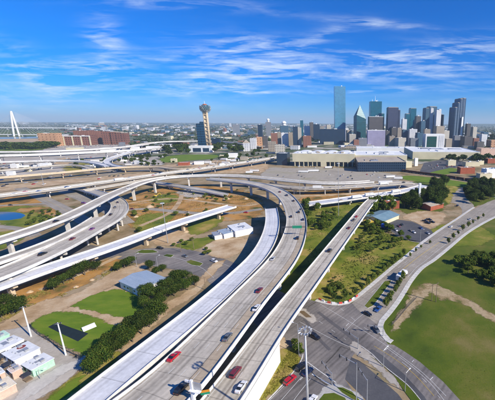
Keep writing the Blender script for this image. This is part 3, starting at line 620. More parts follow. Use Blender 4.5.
# foreground trio
viaduct('A', 'highway_ramp', 'empty pale concrete ramp curving along the left side of the main freeway', [(20, 460, 11.5), (90, 400, 11.5), (152, 350, 11.5), (213.5, 300, 11.5), (237, 278, 11.5), (256, 260, 11.5), (266, 245, 11.5), (271.5, 230, 11.5), (272.5, 219, 11.5), (271, 208.5, 11.5)], 10.8, m_deck_new, lanes=None, sm=8, skip=lambda f: f[0].y < 70)
viaduct('B', 'highway_viaduct', 'wide main freeway viaduct sweeping from the bottom centre round to the left under the skyline', [(92, 450, 13.5, 20), (157, 400, 13.5, 19.5), (204, 350, 13.5, 18), (246, 302, 13.5, 16.5), (283, 260, 13.5, 16), (294.5, 236, 13.5, 15.5), (296.5, 219, 13.5, 15.5), (290.5, 203, 13.8, 15.5), (280, 192.6, 14.2, 15.5), (264, 186, 14.8, 15), (246, 182.6, 15.5, 13), (228, 180.4, 16, 10), (208, 178.6, 16.4, 7)], 18, m_deck, lanes=LL(-.45, .52, .0), sm=8)
viaduct('C', 'highway_ramp', 'straight concrete ramp with traffic beside the street junction, rising toward the trees', [(178, 455, 7.5, 11.6), (223, 400, 8.5, 11.6), (271.5, 330, 9.5, 10.8), (306, 285, 9.5, 10.6), (348, 230, 9.5, 10.4), (366, 206.5, 9.0, 10.2), (373, 199.5, 8.4, 10.2)], 11, m_deck, lanes=LL(.0), sm=4)
# left stack
viaduct('E', 'highway_viaduct', 'highest slim flyover crossing from the left edge to the rail yard, above the other decks', [(-30, 249, 17), (0, 240.3, 17), (25, 232.4, 17), (50, 223.6, 17), (70, 215.6, 17), (90, 206, 17), (107.5, 196.8, 17), (130, 187, 17), (150, 180.4, 17), (175, 176.8, 17), (205, 175.4, 17), (235, 175.6, 16.5), (262, 177.6, 15), (290, 180.6, 13), (320, 183, 11), (350, 183, 10), (372, 181.5, 9)], 11, m_deck, barm=m_barrier, sm=12, piers=(42, 'tee'), lanes=[('edges', None, m_paint)])
viaduct('G', 'highway_viaduct', 'broad middle deck with cars curling beneath the high flyover on the left', [(-40, 288, 11, 15), (0, 274.5, 11, 15), (30, 261.5, 11, 15), (60, 247.5, 11, 15), (90, 231, 11, 15), (110, 220, 11, 15), (119, 211, 10.5, 14), (119, 203.5, 10, 13), (112, 198, 9, 12), (98, 193, 7, 11), (82, 189, 4, 10), (68, 186, 1.2, 10)], 15, m_deck, sm=6, lanes=LL(-.33, .33), piers=(32, 'bent'), pierm=m_pier)
viaduct('G1', 'highway_ramp', 'narrow ramp deck running between the high flyover and the broad middle deck', [(-40, 274, 11), (0, 261, 11), (28, 251.5, 11), (50, 243, 11), (70, 234, 11), (86, 225, 11), (98, 217, 10.9)], 8.5, m_deck, sm=6, lanes=[('edges', None, m_paint)], piers=(32, 'bent'))
viaduct('H', 'highway_ramp', 'unfinished straight pale ramp ending in mid air above orange dirt', [(-40, 299, 8.5), (0, 285, 8.5), (60, 264.3, 8.5), (120, 244, 8.5), (170.5, 225.3, 8.5), (232, 206.3, 8.5)], 11.5, m_deck_new, sm=6, lanes=None, piers=(36, 'tee'), pierm=m_pier_t)
# middle distance
viaduct('I', 'highway_viaduct', 'long busy cross-town viaduct passing behind the loop toward the convention hall', [(-40, 199.5, 9), (0, 196, 9), (30, 192, 9), (66, 187, 9), (108, 181.6, 9), (145, 176, 10), (180, 171.4, 10), (210, 167.4, 10), (240, 162.9, 10), (262, 159.8, 10), (285, 155.6, 10)], 20, m_deck, sm=14, step=8, lanes=LL(-.5, .5), piers=(45, 'far'), centre=0.0, pierm=m_pier, barm=m_barrier_w, bh=.85)
viaduct('J', 'highway_viaduct', 'tan viaduct with tan columns behind the cross-town viaduct on the left', [(-40, 180, 9), (0, 178, 9), (30, 175.4, 9), (70, 172, 9), (102, 168.8, 9), (130, 167, 9), (158, 166.6, 9), (176, 169.4, 9.5), (196, 168.6, 10.1)], 12, m_deck_tan, barm=mat('tan_barrier', [(.52, .42, .28), (.6, .5, .35)], .3, .85, bscale=1), sm=14, step=8, lanes=None, piers=(42, 'far'), pierm=m_pier_t)
viaduct('K', 'highway_viaduct', 'bright white high viaduct on tall white columns at the far left', [(-60, 157.5, 16), (0, 156, 16), (40, 155, 16), (70, 153.6, 16), (106, 152, 16), (132, 150.6, 15), (153, 148.4, 13), (172, 146, 10)], 24, m_deck_new, sm=16, step=12, lanes=None, piers=(62, 'far'), pierm=m_wallw, bh=2.0)
viaduct('K2', 'highway_ramp', 'lower white connector ramp in front of the bright white high viaduct', [(-60, 163.4, 9), (0, 162.4, 9), (40, 161.2, 9), (74, 160.8, 9), (96, 163, 8), (108, 166.4, 6)], 12, m_deck_new, sm=16, step=10, lanes=None, piers=(50, 'far'), pierm=m_wallw, bh=1.6)
viaduct('K3', 'highway_ramp', 'curved white connector dropping from the white viaduct toward the green roofed sheds', [(132, 151.5, 14), (120, 155.5, 11), (110, 158.6, 9), (106, 162, 7), (112, 165.6, 6), (124, 167.4, 8)], 11, m_deck_new, sm=10, step=8, lanes=None, piers=(50, 'far'), pierm=m_wallw, bh=1.6)
viaduct('N', 'highway_ramp', 'pale connector passing below the long cross-town viaduct behind the loop', [(150, 181.6, 5), (175, 185.5, 6), (205, 190.5, 5), (226, 195, 3)], 8, m_deck, sm=8, step=5, lanes=None, piers=(36, 'bent'))
viaduct('F', 'highway_viaduct', 'low pale viaduct carrying white trucks past the brick houses at centre right', [(308, 204, 5), (325, 202, 6), (345, 199.2, 6.5), (365, 196.4, 6.5), (390, 193.4, 6.5), (410, 190, 6.5), (426, 185.6, 6.5)], 14, m_deck_new, sm=10, step=5, lanes=LL(.0), piers=(30, 'bent'))
viaduct('D', 'highway_viaduct', 'low wide pale viaduct with trailers just beyond the loop at centre right', [(266, 183.6, 8), (285, 187, 8), (310, 188.4, 8), (340, 187.4, 8), (372, 185.2, 8), (398, 183.6, 7), (412, 183, 6)], 13, m_deck, sm=10, step=6, lanes=LL(.0), piers=(36, 'bent'), barm=m_barrier_w)
viaduct('Q', 'highway_viaduct', 'long pale viaduct far behind the green lawn near the observation tower', [(130, 146.5, 9), (160, 142, 9), (188, 141.4, 9), (214, 141, 9), (240, 143.6, 9), (262, 146.4, 9)], 22, m_deck_tan, sm=16, step=20, lanes=None, piers=(90, 'far'), bh=2)
viaduct('K4', 'highway_ramp', 'pale ramp crossing low between the white viaducts and the tan viaduct', [(-40, 172.6, 6), (0, 171, 6), (24, 169, 6), (44, 166.4, 6), (62, 164.6, 6), (80, 165.4, 5), (92, 169.4, 3)], 9, m_deck, sm=12, step=8, lanes=None, piers=(34, 'far'), pierm=m_wallw, barm=m_barrier_w)
viaduct('K5', 'highway_viaduct', 'second white viaduct just behind the bright white high viaduct', [(-60, 152.8, 13), (0, 152.2, 13), (50, 151.6, 13), (90, 149.8, 13), (120, 147.6, 12), (146, 144.6, 9)], 18, m_deck_new, sm=16, step=14, lanes=None, piers=(70, 'far'), pierm=m_wallw, bh=1.6)
viaduct('I2', 'highway_ramp', 'short pale ramp peeling off the cross-town viaduct above the slim flyover', [(84, 190.4, 6), (110, 186.4, 7), (140, 180.8, 8), (165, 177, 9)], 8, m_deck, sm=10, step=6, lanes=None, piers=(34, 'far'), barm=m_barrier_w)
put_piers()
for _k, _fr, *_ in DECKS: NOBUILD.append([f[0] - f[2] * (f[1] / 2 + 1) for f in _fr] + [f[0] + f[2] * (f[1] / 2 + 1) for f in reversed(_fr)])

# the solid white wall that carries the lower end of ramp C
frC = ROADS['C']; rt = [o for o in bpy.data.objects if o.get('label', '').startswith('straight concrete ramp')][0]
seg = [f for f in frC if f[0].y < P(284, 330, 9)[1] - 2 and f[0].y > 40]
mb = MB()
for a, b in zip(seg[:-1], seg[1:]):
    for s in (1, -1):
        A, B = a[0] + a[2] * s * (a[1] / 2 + .3), b[0] + b[2] * s * (b[1] / 2 + .3); za, zb = a[0].z - .8, b[0].z - .8
        q = [(A.x, A.y, 0), (B.x, B.y, 0), (B.x, B.y, zb), (A.x, A.y, za)]; mb.quad(q if s > 0 else q[::-1], [(a[4], 0), (b[4], 0), (b[4], zb), (a[4], za)])
e = seg[-1]; A, B = e[0] + e[2] * (e[1] / 2 + .3), e[0] - e[2] * (e[1] / 2 + .3)
mb.quad([(A.x, A.y, 0), (B.x, B.y, 0), (B.x, B.y, e[0].z - .8), (A.x, A.y, e[0].z - .8)]); mb.build('retaining_wall', m_wallw, rt)
# seam strips and the tan shoulder of the main viaduct
rb = [o for o in bpy.data.objects if o.get('label', '').startswith('wide main freeway')][0]
frB = [f for f in ROADS['B'] if f[0].y < 235]
strip(frB, lambda f: f[1] * .20, lambda f: f[1] * .455, .012).build('shoulder', mat('tan_shoulder_concrete', [(.36, .29, .21), (.43, .36, .27)], .1, .85, bscale=1, uvfx=(3.7, 8, .18)), rb)
strip(frB, lambda f: f[1] * .195, lambda f: f[1] * .205, .016).build('deck_seam', m_seam, rb)
for k in (0,):
    strip([f for f in frC], lambda f: -f[1] * .06, lambda f: f[1] * .0, .013).build('deck_seam', mat('stained_concrete', [(.22, .19, .16), (.3, .26, .22)], .2, .9, bscale=1), rt)

# ------------------------------------------------------------------ trees and bushes
def crown_mesh(name, seed, m, n=900, leaf=.07, flat=.62, lobes=9, loose=.0):
    """leaf clumps through the volume of several lobes; unit tree: crown radius 1, centre at z 1"""
    rd = random.Random(seed); mb = MB(); lb = []
    for i in range(lobes):
        a = rd.uniform(0, 6.28); r = rd.uniform(.15, .62); lb.append((Vector((math.cos(a) * r, math.sin(a) * r, 1 + rd.uniform(-.25, .45) * flat)), rd.uniform(.30, .52)))
    lb.append((Vector((0, 0, 1.05)), .6))
    for i in range(n):
        c, r = lb[rd.randrange(len(lb))]
        d = Vector((rd.gauss(0, 1), rd.gauss(0, 1), rd.gauss(0, 1))).normalized(); q = c + Vector((d.x, d.y, d.z * flat)) * r * (rd.uniform(.62, 1.06) if rd.random() > loose else rd.uniform(.9, 1.35))
        up = (d + Vector((rd.gauss(0, .5), rd.gauss(0, .5), rd.gauss(0, .5) + .3))).normalized(); a = up.orthogonal().normalized(); b = up.cross(a)
        t = rd.uniform(0, 6.28); a, b = a * math.cos(t) + b * math.sin(t), b * math.cos(t) - a * math.sin(t); s = leaf * rd.uniform(.6, 1.5)
        mb.quad([q + a * s, q + b * s * .7 + up * s * .3, q - a * s, q - b * s * .7 - up * s * .1])
    me_o = mb.build(name, m); return me_o
def trunk_mesh(name, seed):
    rd = random.Random(seed); mb = MB(); mb.cyl((0, 0, 0), (.02, .01, .55), .07, .05, n=7)
    for i in range(5):
        a = i * 1.26 + rd.uniform(-.3, .3); mb.cyl((.02, .01, .5), (math.cos(a) * .45, math.sin(a) * .45, .98), .035, .012, n=5)
    return mb.build(name, m_bark)
PROTO = {}
def tree_proto(key, name, m, n, leaf, flat, loose=0.1):
    L_ = []
    for k in range(4):
        r = thing(name, 'tree', 'tree'); t = trunk_mesh('trunk', k); t.parent = r; c = crown_mesh('crown', k * 7 + 3, m, n, leaf, flat, loose=loose); c.parent = r; L_.append(r)
    PROTO[key] = L_
tree_proto('oak', 'oak_tree', m_leaf, 3400, .05, .72, .16)
tree_proto('street', 'street_tree', m_leaf2, 700, .11, .95, .2)
tree_proto('wild', 'wild_tree', leafy(mat('wild_leaves', [(.035, .068, .006), (.06, .10, .010), (.12, .14, .025)], .3, .8, rnd=.6, bscale=1.5, spec=.15)), 1400, .085, .8, .15)
tree_proto('shrub', 'shrub', m_leaf2, 500, .14, .7, .25)
tree_proto('far', 'broadleaf_tree', m_leaf, 420, .16, .7, .15)
USED = set()
def put_tree(key, p, r, h=None, label=None, group=None):
    if any(inside(p, b) for b in NOBUILD[-len(DECKS):]): return None
    k = random.randrange(4); src = PROTO[key][k]
    sz = (h / 1.45) if h else r
    o = copy_tree(src, (p[0], p[1], p[2] if len(p) > 2 else 0), random.uniform(0, 6.28), (r, r * random.uniform(.9, 1.1), sz), label, group); o['category'] = 'shrub' if key == 'shrub' else 'tree'; USED.add((key, k)); return o
ORD = ['nearest', 'second nearest', 'third nearest', 'fourth nearest', 'fifth nearest', 'sixth nearest', 'seventh nearest', 'eighth nearest', 'ninth nearest', 'tenth nearest', 'eleventh nearest', 'twelfth nearest', 'thirteenth nearest', 'fourteenth nearest', 'fifteenth nearest', 'sixteenth nearest', 'seventeenth nearest', 'eighteenth nearest', 'nineteenth nearest', 'twentieth nearest', 'twenty-first nearest', 'twenty-second nearest', 'twenty-third nearest', 'twenty-fourth nearest']
def row(key, pts, r, what, group, h=None, jit=.24):
    ps = [(P(u, v, 0)) for u, v in pts]; ps.sort(key=lambda q: q.length)
    for i, q in enumerate(ps):
        k = random.uniform(1 - jit, 1 + jit); put_tree(key, q, r * k, (h * k) if h else None, (ORD[i] + ' ' + what) if i < len(ORD) else what, group)
def along(pts, sp, off=0.0, jit=0.0, w=0.0):
    fr = frames(cr_path([(P(u, v, 0), 1) for u, v in pts], .7)); out = []; s = off
    for f in fr:
        if f[4] >= s:
            q = f[0] + f[2] * random.uniform(-w, w) + f[3] * random.uniform(-jit, jit); out.append(proj(q)); s += sp
    return out
def in_px(poly, n, mind=0, avoid=True):
    W_ = [P(u, v) for u, v in poly]; x0, x1 = min(q.x for q in W_), max(q.x for q in W_); y0, y1 = min(q.y for q in W_), max(q.y for q in W_); out = []; tr = 0
    while len(out) < n and tr < n * 60:
        tr += 1; q = Vector((random.uniform(x0, x1), random.uniform(y0, y1), 0))
        if n > 25 and mnoise.noise(q * .045) + .5 * mnoise.noise(q * .13) < random.uniform(-.35, .30): continue
        if not inside(q, W_) or any((q - o).length < mind for o in out): continue
        if avoid and any(inside(q, b) for b in NOBUILD): continue
        out.append(q)
    return out
def grove(key, poly, n, r, mind, label, group, h=None, avoid=True):
    qs = sorted([q for q in in_px(poly, n, mind, avoid) if not any(inside(q, b) for b in NOBUILD[-len(DECKS):])], key=lambda q: q.length)
    for i, q in enumerate(qs):
        k = random.uniform(.6, 1.35); put_tree(key, q, r * k, (h * k) if h else None, (ORD[i] + ' ' + label) if len(qs) <= len(ORD) else label, group)
row('oak', [(38, 292), (46, 288), (54, 290), (56, 281), (64, 284), (66, 276), (74, 280), (79, 271), (85, 275), (90, 268), (97, 270)], 4.3, 'oak in the clump between the pale ramp piers and the dirt road', 'oaks below the unfinished ramp', h=7)
row('oak', [(2, 318), (12, 314), (-8, 322), (18, 312), (6, 308)], 4.6, 'oak in the small clump at the left edge beside a field light', 'oaks at the left edge', h=7.5)
row('oak', [(92, 373), (100, 367), (104, 359), (113, 358), (114, 349), (122, 349), (126, 341), (133, 342), (135, 333), (142, 334), (143, 325), (150, 327), (152, 318), (158, 320)], 4.2, 'oak in the long row beside the ball field', 'oaks along the ball field', h=7)
row('oak', [(144, 308), (152, 312), (150, 302), (160, 306), (148, 296), (158, 297), (166, 300), (168, 291), (175, 296), (180, 288), (188, 290), (195, 285), (176, 283), (186, 281)], 4.0, 'oak in the thick clump behind the metal barn', 'oaks around the metal barn', h=6.6)
row('oak', [(118, 271), (125, 268), (131, 266), (163, 272), (157, 276), (150, 270)], 3.2, 'oak beside the street just above the metal barn', 'oaks by the street above the barn', h=5.5)
row('shrub', [(206, 250), (209, 254), (205, 255)], 1.8, 'dark bush on the dirt lot below the white building', 'bushes by the white building')
row('shrub', [(174, 246), (181, 243), (187, 245), (192, 241)], 1.6, 'bush on the verge left of the dirt lot', 'bushes left of the dirt lot')
row('shrub', [(292, 341), (295, 345), (299, 350), (301, 354), (297, 350), (289, 338)], 1.7, 'bush on the verge beneath the straight ramp', 'bushes on the verge by the ramp')
row('street', along([(330, 299), (340, 300.6), (350, 298.4), (358, 293.4), (367, 286.6), (380, 275.8), (396, 262.6), (405, 255)], 6.2, 2), 1.75, 'young tree along the left sidewalk of the avenue', 'young trees along the left sidewalk', h=4.8)
row('street', along([(385, 309), (391, 299), (397, 290), (403, 280)], 5.0, 1), 1.75, 'young tree in the strip right of the grass median', 'young trees beside the grass median', h=4.6)
row('street', [(448, 243.5), (453, 239), (458, 235), (463, 231), (468, 227.5), (473, 224), (478, 220.5), (483, 217.5)], 1.7, 'young tree along the far right sidewalk of the avenue', 'young trees along the far sidewalk', h=4.2)
row('street', [(410, 257), (416, 252), (421, 248.5), (430, 244)], 1.3, 'small tree on the far part of the avenue', 'small trees mid avenue', h=3.2)
grove('wild', [(302, 226), (306, 205), (330, 203), (340, 208), (336, 222), (322, 236), (306, 240)], 26, 3.6, 4.0, 'bushy tree in the hollow between the loop and the straight ramp', 'trees in the hollow', h=6)
grove('wild', [(366, 210), (373, 200), (386, 196), (398, 204), (396, 212), (376, 216)], 24, 4.0, 3.5, 'dark tree around the brick house left of the white pylon', 'trees around the left brick house', h=8)
grove('oak', [(400, 213), (404, 203), (412, 196), (424, 190), (440, 183), (452, 186), (447, 194), (442, 204), (440, 210), (424, 208), (412, 212)], 95, 4.8, 3.0, 'dark oak in the wood behind the white pylon', 'oaks behind the white pylon', h=10)
grove('oak', [(466, 202), (462, 194), (470, 186), (484, 184), (500, 188), (506, 196), (490, 200), (474, 205)], 70, 4.8, 3.0, 'dark oak beyond the top end of the avenue', 'oaks beyond the avenue', h=9)
grove('wild', [(360, 218), (372, 212), (380, 222), (396, 234), (416, 241), (398, 246), (378, 240), (362, 228)], 26, 2.6, 3.6, 'low dark tree in front of the teal roofed building', 'low trees before the teal roof', h=4)
grove('wild', [(458, 264), (470, 258), (486, 258), (505, 262), (510, 276), (500, 288), (484, 282), (466, 272)], 42, 3.4, 3.4, 'low dark tree in the hollow of the right hand field', 'low trees in the field hollow', h=4.6)
grove('shrub', [(340, 240), (352, 226), (368, 224), (384, 240), (396, 248), (376, 256), (352, 250)], 30, 1.7, 2.5, 'low shrub on the rough ground right of the straight ramp', 'shrubs right of the straight ramp')
grove('shrub', [(320, 285), (334, 276), (346, 284), (338, 296), (320, 298)], 16, 1.3, 2, 'low shrub near the corner of the rough ground', 'shrubs near the corner')
grove('shrub', [(30, 212), (60, 210), (64, 216), (40, 224), (24, 226)], 20, 2, 5, 'shrub on the green bank beside the pond', 'shrubs beside the pond')
grove('shrub', [(120, 214), (150, 192), (240, 190), (258, 206), (236, 204), (160, 226), (130, 234)], 30, 2.1, 3, 'shrub on the orange construction ground', 'shrubs on the orange ground')
grove('far', [(0, 150.2), (40, 149.4), (56, 148), (56, 146.2), (30, 147.2), (0, 147.6)], 50, 13, 12, 'tree in the dark belt along the river levee', 'trees along the levee', h=15, avoid=False)
grove('far', [(168, 150), (180, 147), (192, 150), (196, 154), (180, 154.6), (164, 156.6)], 22, 10, 9, 'tree between the green lawn and the white lots', 'trees by the green lawn', h=17, avoid=False)
grove('far', [(210, 152), (214, 146), (240, 146), (250, 150), (238, 154), (214, 154.5)], 22, 10, 9, 'tree at the foot of the observation tower', 'trees below the observation tower', h=16, avoid=False)
grove('far', [(440, 161), (446, 158.4), (495, 160), (500, 164), (470, 162.4)], 48, 7.0, 4, 'tree in the belt below the long white roofs', 'trees below the white roofs', h=12, avoid=False)
grove('far', [(486, 140), (500, 137), (510, 144), (490, 146)], 10, 14, 10, 'tree behind the tan blocks at the right edge', 'trees at the right edge', h=30, avoid=False)
grove('far', [(60, 164), (110, 158), (128, 162), (120, 170), (70, 172)], 14, 3, 8, 'small dark tree among the ramps at the far left', 'small trees among the far ramps', h=6, avoid=False)
grove('far', [(124, 160), (150, 154), (166, 158), (150, 166), (126, 168)], 22, 4.5, 6, 'dark tree in the yards left of the green lawn', 'trees in the yards left of the lawn', h=8, avoid=False)
grove('far', [(200, 164), (215, 158), (262, 152), (276, 160), (250, 163)], 18, 5, 7, 'tree beside the sidings above the cross-town viaduct', 'trees beside the sidings', h=9, avoid=False)
grove('far', [(150, 166), (156, 162), (176, 163), (170, 166)], 6, 4, 5, 'small tree beside the parked trailers', 'small trees by the trailers', h=7, avoid=False)

# weeds and tufts nobody could count
def tufts(name, label, cat, polys, n, s, m, seed=1):
    rd = random.Random(seed); mb = MB()
    for poly, share in polys:
        W_ = [P(u, v) for u, v in poly]; x0, x1 = min(q.x for q in W_), max(q.x for q in W_); y0, y1 = min(q.y for q in W_), max(q.y for q in W_); k = 0; tr = 0
        while k < n * share and tr < n * 8:
            tr += 1; q = Vector((rd.uniform(x0, x1), rd.uniform(y0, y1), 0))
            if not inside(q, W_) or mnoise.noise(q * .06) + .35 * mnoise.noise(q * .3) < rd.uniform(-.25, .35): continue
            if any(inside(q, b) for b in NOBUILD): continue
            k += 1; h = s * rd.uniform(.5, 1.6)
            for j in range(3):
                a = rd.uniform(0, 6.28); w = h * rd.uniform(.5, 1.0); c, d = math.cos(a) * w, math.sin(a) * w
                mb.quad([(q.x - c, q.y - d, .05), (q.x + c, q.y + d, .05), (q.x + c * .7 + d * .4, q.y + d * .7 - c * .4, h), (q.x - c * .6 + d * .4, q.y - d * .6 - c * .4, h * .8)])
    return tag(mb.build(name, m), label, cat, kind='stuff')
tufts('undergrowth', 'knee high weeds over the rough ground around the straight ramp', 'undergrowth', [([(300, 294), (320, 266), (350, 226), (368, 210), (404, 240), (403, 259), (372, 280), (340, 300)], .7), ([(296, 232), (304, 206), (366, 206), (338, 238), (300, 276), (276, 296)], .3)], 3200, .34, m_leaf2, 2)
tufts('weeds', 'dry tan and green weeds scattered over the open dirt on the left', 'weeds', [([(0, 290), (100, 262), (150, 250), (118, 270), (60, 298), (0, 322)], .4), ([(120, 214), (150, 192), (250, 192), (258, 210), (200, 226), (150, 238)], .6)], 2600, .40, mat('dry_weeds', [(.10, .12, .02), (.20, .17, .04), (.30, .19, .05)], .3, .9, bscale=1), 3)
tufts('field_tufts', 'coarse grass tufts over the right hand field', 'grass', [([(396, 330), (414, 274), (470, 232), (560, 200), (640, 300), (560, 440), (470, 400)], 1.0)], 9000, .10, m_field, 5)
tufts('verge_grass', 'long dry grass on the verge under the straight ramp', 'grass', [([(276, 352), (296, 346), (299, 362), (284, 380), (262, 402), (246, 410), (248, 400)], 1.0)], 1500, .22, m_dry, 6)
for k, L_ in PROTO.items():
    for r in L_:
        for c in [c for c in bpy.data.objects if c.parent == r]: bpy.data.objects.remove(c)
        bpy.data.objects.remove(r)
KIDS.clear()

# ------------------------------------------------------------------ buildings
def Yg(u, v): return P(u, v).y
def extent(cx, cy, w, d, rz, z):
    us = []
    for a, b in ((-1, -1), (1, -1), (1, 1), (-1, 1)):
        x, y = a * w / 2, b * d / 2; us.append(proj((cx + x * math.cos(rz) - y * math.sin(rz), cy + x * math.sin(rz) + y * math.cos(rz), z))[0])
    return min(us), max(us)
def solve(u0, u1, vtop, Y, rz, ratio):
    uc = (u0 + u1) / 2; t = atY(uc, vtop, Y); w = (u1 - u0) * Y / FPX; x = t.x
    for _ in range(12):
        a, b = extent(x, Y, w, w * ratio, rz, max(0, t.z * .5)); w *= (u1 - u0) / max(.01, b - a); x += (uc - (a + b) / 2) * Y / FPX
    return x, w, w * ratio, t.z
def block(name, label, cat, u0, u1, vtop, Y, wall, roof=None, rot=.25, ratio=.8, group=None, units=2, z0=0, steps=None, cap=None, parts=None):
    x, w, d, h = solve(u0, u1, vtop, Y, rot, ratio); h = max(h, 3)
    root = thing(name, label, cat, (x, Y, 0), rot, group)
    if steps:                                      # [(fraction of width, x offset fraction, height fraction)]
        for fw, fx, fh in steps:
            m = MB(); m.box((fx * w, 0, 0), (w * fw, d * (.85 + .15 * fw), h * fh), skip_bottom=True); m.build('tower_wing', wall, root)
            m = MB(); m.box((fx * w, 0, h * fh), (w * fw * .9, d * .8, 2.2)); m.build('roof', roof or m_roof_tan, root)
    else:
        m = MB(); m.box((0, 0, 0), (w, d, h), skip_bottom=True); wo_ = m.build('walls', wall, root)
        ph = min(1.2, h * .06) + .3; pt = MB()
        for a, b, c, e in ((0, -d / 2 + .25, w, .5), (0, d / 2 - .25, w, .5), (-w / 2 + .25, 0, .5, d - 1.02), (w / 2 - .25, 0, .5, d - 1.02)): pt.box((a, b, h), (c, e, ph), skip_bottom=True)
        rf = MB(); rf.box((0, 0, h), (w - 1.1, d - 1.1, .25)); ro = rf.build('roof', roof or m_roof_tan, root); pt.build('parapet', cap or wall, root)
        rd = random.Random(int(u0 * 31 + vtop * 7))
        for k in range(units):
            q = MB(); sx = w * rd.uniform(.08, .22); sy = d * rd.uniform(.1, .25)
            q.box((rd.uniform(-.3, .3) * w, rd.uniform(-.3, .3) * d, h + .25), (sx, sy, max(1.5, min(6, h * .06)))); q.build('rooftop_unit', m_steel if k % 2 else (cap or m_white), ro)
    return root, x, w, d, h
def faces(name, g, w, **k): return facade(name, g, w, **k)
fa_blue = faces('blue_glass_facade', (.10, .34, .50), (.14, .34, .46), fh=5, bw=4, hf=.7, vf=.8, metal=.55, rough=.2, wrough=.3)
fa_teal = faces('teal_glass_facade', (.012, .16, .22), (.02, .13, .19), fh=5, bw=4, hf=.75, vf=.8, metal=.4, rough=.25, wrough=.4)
fa_prism = faces('dark_green_glass_facade', (.006, .085, .12), (.008, .08, .11), fh=8, bw=6, hf=.85, vf=.9, metal=.15, rough=.4, wrough=.5)
fa_navy = faces('navy_facade', (.006, .02, .05), (.015, .04, .08), fh=5, bw=4, hf=.6, vf=.65, rough=.25, wrough=.5)
fa_plum = faces('plum_facade', (.015, .025, .06), (.09, .10, .17), fh=5, bw=5, hf=.85, vf=.6, metal=.2)
fa_tan = faces('tan_office_facade', (.07, .065, .06), (.42, .35, .27), fh=5, bw=5, hf=.5, vf=.55)
fa_cream = faces('cream_office_facade', (.10, .10, .10), (.52, .48, .41), fh=5, bw=5, hf=.45, vf=.5)
fa_grey = faces('grey_office_facade', (.05, .065, .09), (.26, .27, .30), fh=5, bw=5, hf=.55, vf=.6)
fa_white = faces('white_office_facade', (.20, .22, .26), (.66, .66, .67), fh=5, bw=6, hf=.4, vf=.45)
fa_brown = faces('brown_office_facade', (.02, .025, .035), (.13, .115, .11), fh=5, bw=4, hf=.6, vf=.6)
fa_brick = faces('brick_office_facade', (.07, .04, .035), (.27, .12, .08), fh=5, bw=6, hf=.45, vf=.4)
fa_brickd = faces('dark_brick_office_facade', (.04, .03, .03), (.20, .085, .06), fh=7, bw=8, hf=.45, vf=.4)
fa_orange = faces('tan_brick_facade', (.16, .07, .04), (.48, .27, .15), fh=8, bw=12, hf=.3, vf=.3)
fa_lilac = faces('lilac_facade', (.22, .20, .34), (.36, .33, .46), fh=5, bw=5, hf=.4, vf=.6)
fa_slate = faces('slate_facade', (.012, .08, .14), (.08, .15, .22), fh=5, bw=4, hf=.65, vf=.7, metal=.3)
fa_bank = faces('banded_stone_facade', (.02, .05, .10), (.14, .19, .27), fh=5, bw=9, hf=.9, vf=.65, metal=.25)

T = 1450
def office(*a, **k): return block('office_tower', *a, **k)
office('tallest slender pale blue glass tower of the skyline', 'skyscraper', 334, 345.5, 87, 1600, fa_blue, m_roof_w, .22, .55, units=1)
office('wide navy glass block in front of the tallest tower', 'office block', 319.6, 344.6, 129.5, 1350, fa_navy, m_navy, .12, .4, units=1)
# the faceted prism
x, w, d, h = solve(353.6, 366, 105, 1420, .35, .9); r = thing('prism_tower', 'dark green glass tower with a sharply pointed faceted top', 'skyscraper', (x, 1420, 0), .35)
q = MB(); hs_ = h * .80; q.box((0, 0, 0), (w, d, hs_ * .72), skip_bottom=True); q.build('shaft', fa_prism, r)
q = MB(); a = w / 2; b = d / 2; z1, z2 = hs_ * .722, h
B4 = [(-a, -b, z1), (a, -b, z1), (a, b, z1), (-a, b, z1)]; S = [(-a, -b, hs_ * .93), (a, -b, hs_ * .80), (a, b, hs_ * .93), (-a, b, hs_ * .88)]; Rg = [(-a * .12, -b * .3, z2), (a * .12, b * .3, z2)]
UVq = lambda pts: [(p[0] + p[1], p[2]) for p in pts]
for i in range(4):
    f = [B4[i], B4[(i + 1) % 4], S[(i + 1) % 4], S[i]]; q.quad(f, UVq(f))
for f in ([S[0], S[1], Rg[0]], [S[1], S[2], Rg[1], Rg[0]], [S[2], S[3], Rg[1]], [S[3], S[0], Rg[0], Rg[1]]): q.quad(f, UVq(f))
q.build('faceted_top', fa_prism, r)
rt_, x, w, d, h = office('teal glass tower topped by thin white masts', 'skyscraper', 368.8, 381.4, 102, 1500, fa_teal, m_steel_w, .12, .8, units=1)
for k, (dx, hh) in enumerate(((-.02, 26), (-.28, 12), (.2, 10))):
    q = MB(); q.cyl((dx * w, 0, h), (dx * w, 0, h + hh), 1.1, .5, n=6); q.build('mast', m_steel_w, rt_)
office('teal glass wing standing just right of the tower with masts', 'office block', 380.6, 384, 114, 1510, fa_teal, None, .12, 2.0)
office('grey brown block with a white crown below the tower with masts', 'office block', 367.6, 382.8, 117, 1330, fa_brown, m_roof_w, .12, .6, cap=m_white)
office('wide lilac block at the foot of the tower with masts', 'office block', 366.6, 385.2, 130.5, 1250, fa_lilac, m_roof_w, .06, .6, cap=m_white)
office('plum coloured slab tower with vertical piers and a stepped right end', 'skyscraper', 386, 400, 107.8, 1450, fa_plum, m_roof_tan, .12, .6, steps=[(.84, -.08, 1.0), (.14, .42, .93)])
office('stepped teal tower just right of the plum slab', 'skyscraper', 404, 416.4, 108.6, 1500, fa_teal, m_roof_tan, .10, .7, steps=[(.36, -.32, .84), (.56, .16, 1.0), (.06, .47, .8)])
office('short white tower between the plum slab and stepped teal tower', 'office block', 401, 406.6, 119.5, 1400, fa_white, m_roof_w, .15, .8)
office('dark brown block in front of the stepped teal tower', 'office block', 414, 420.4, 116.6, 1420, fa_brown, None, .2, .9)
office('dark slate block right of the dark brown block', 'office block', 419, 425, 121.5, 1400, fa_slate, None, .2, .9)
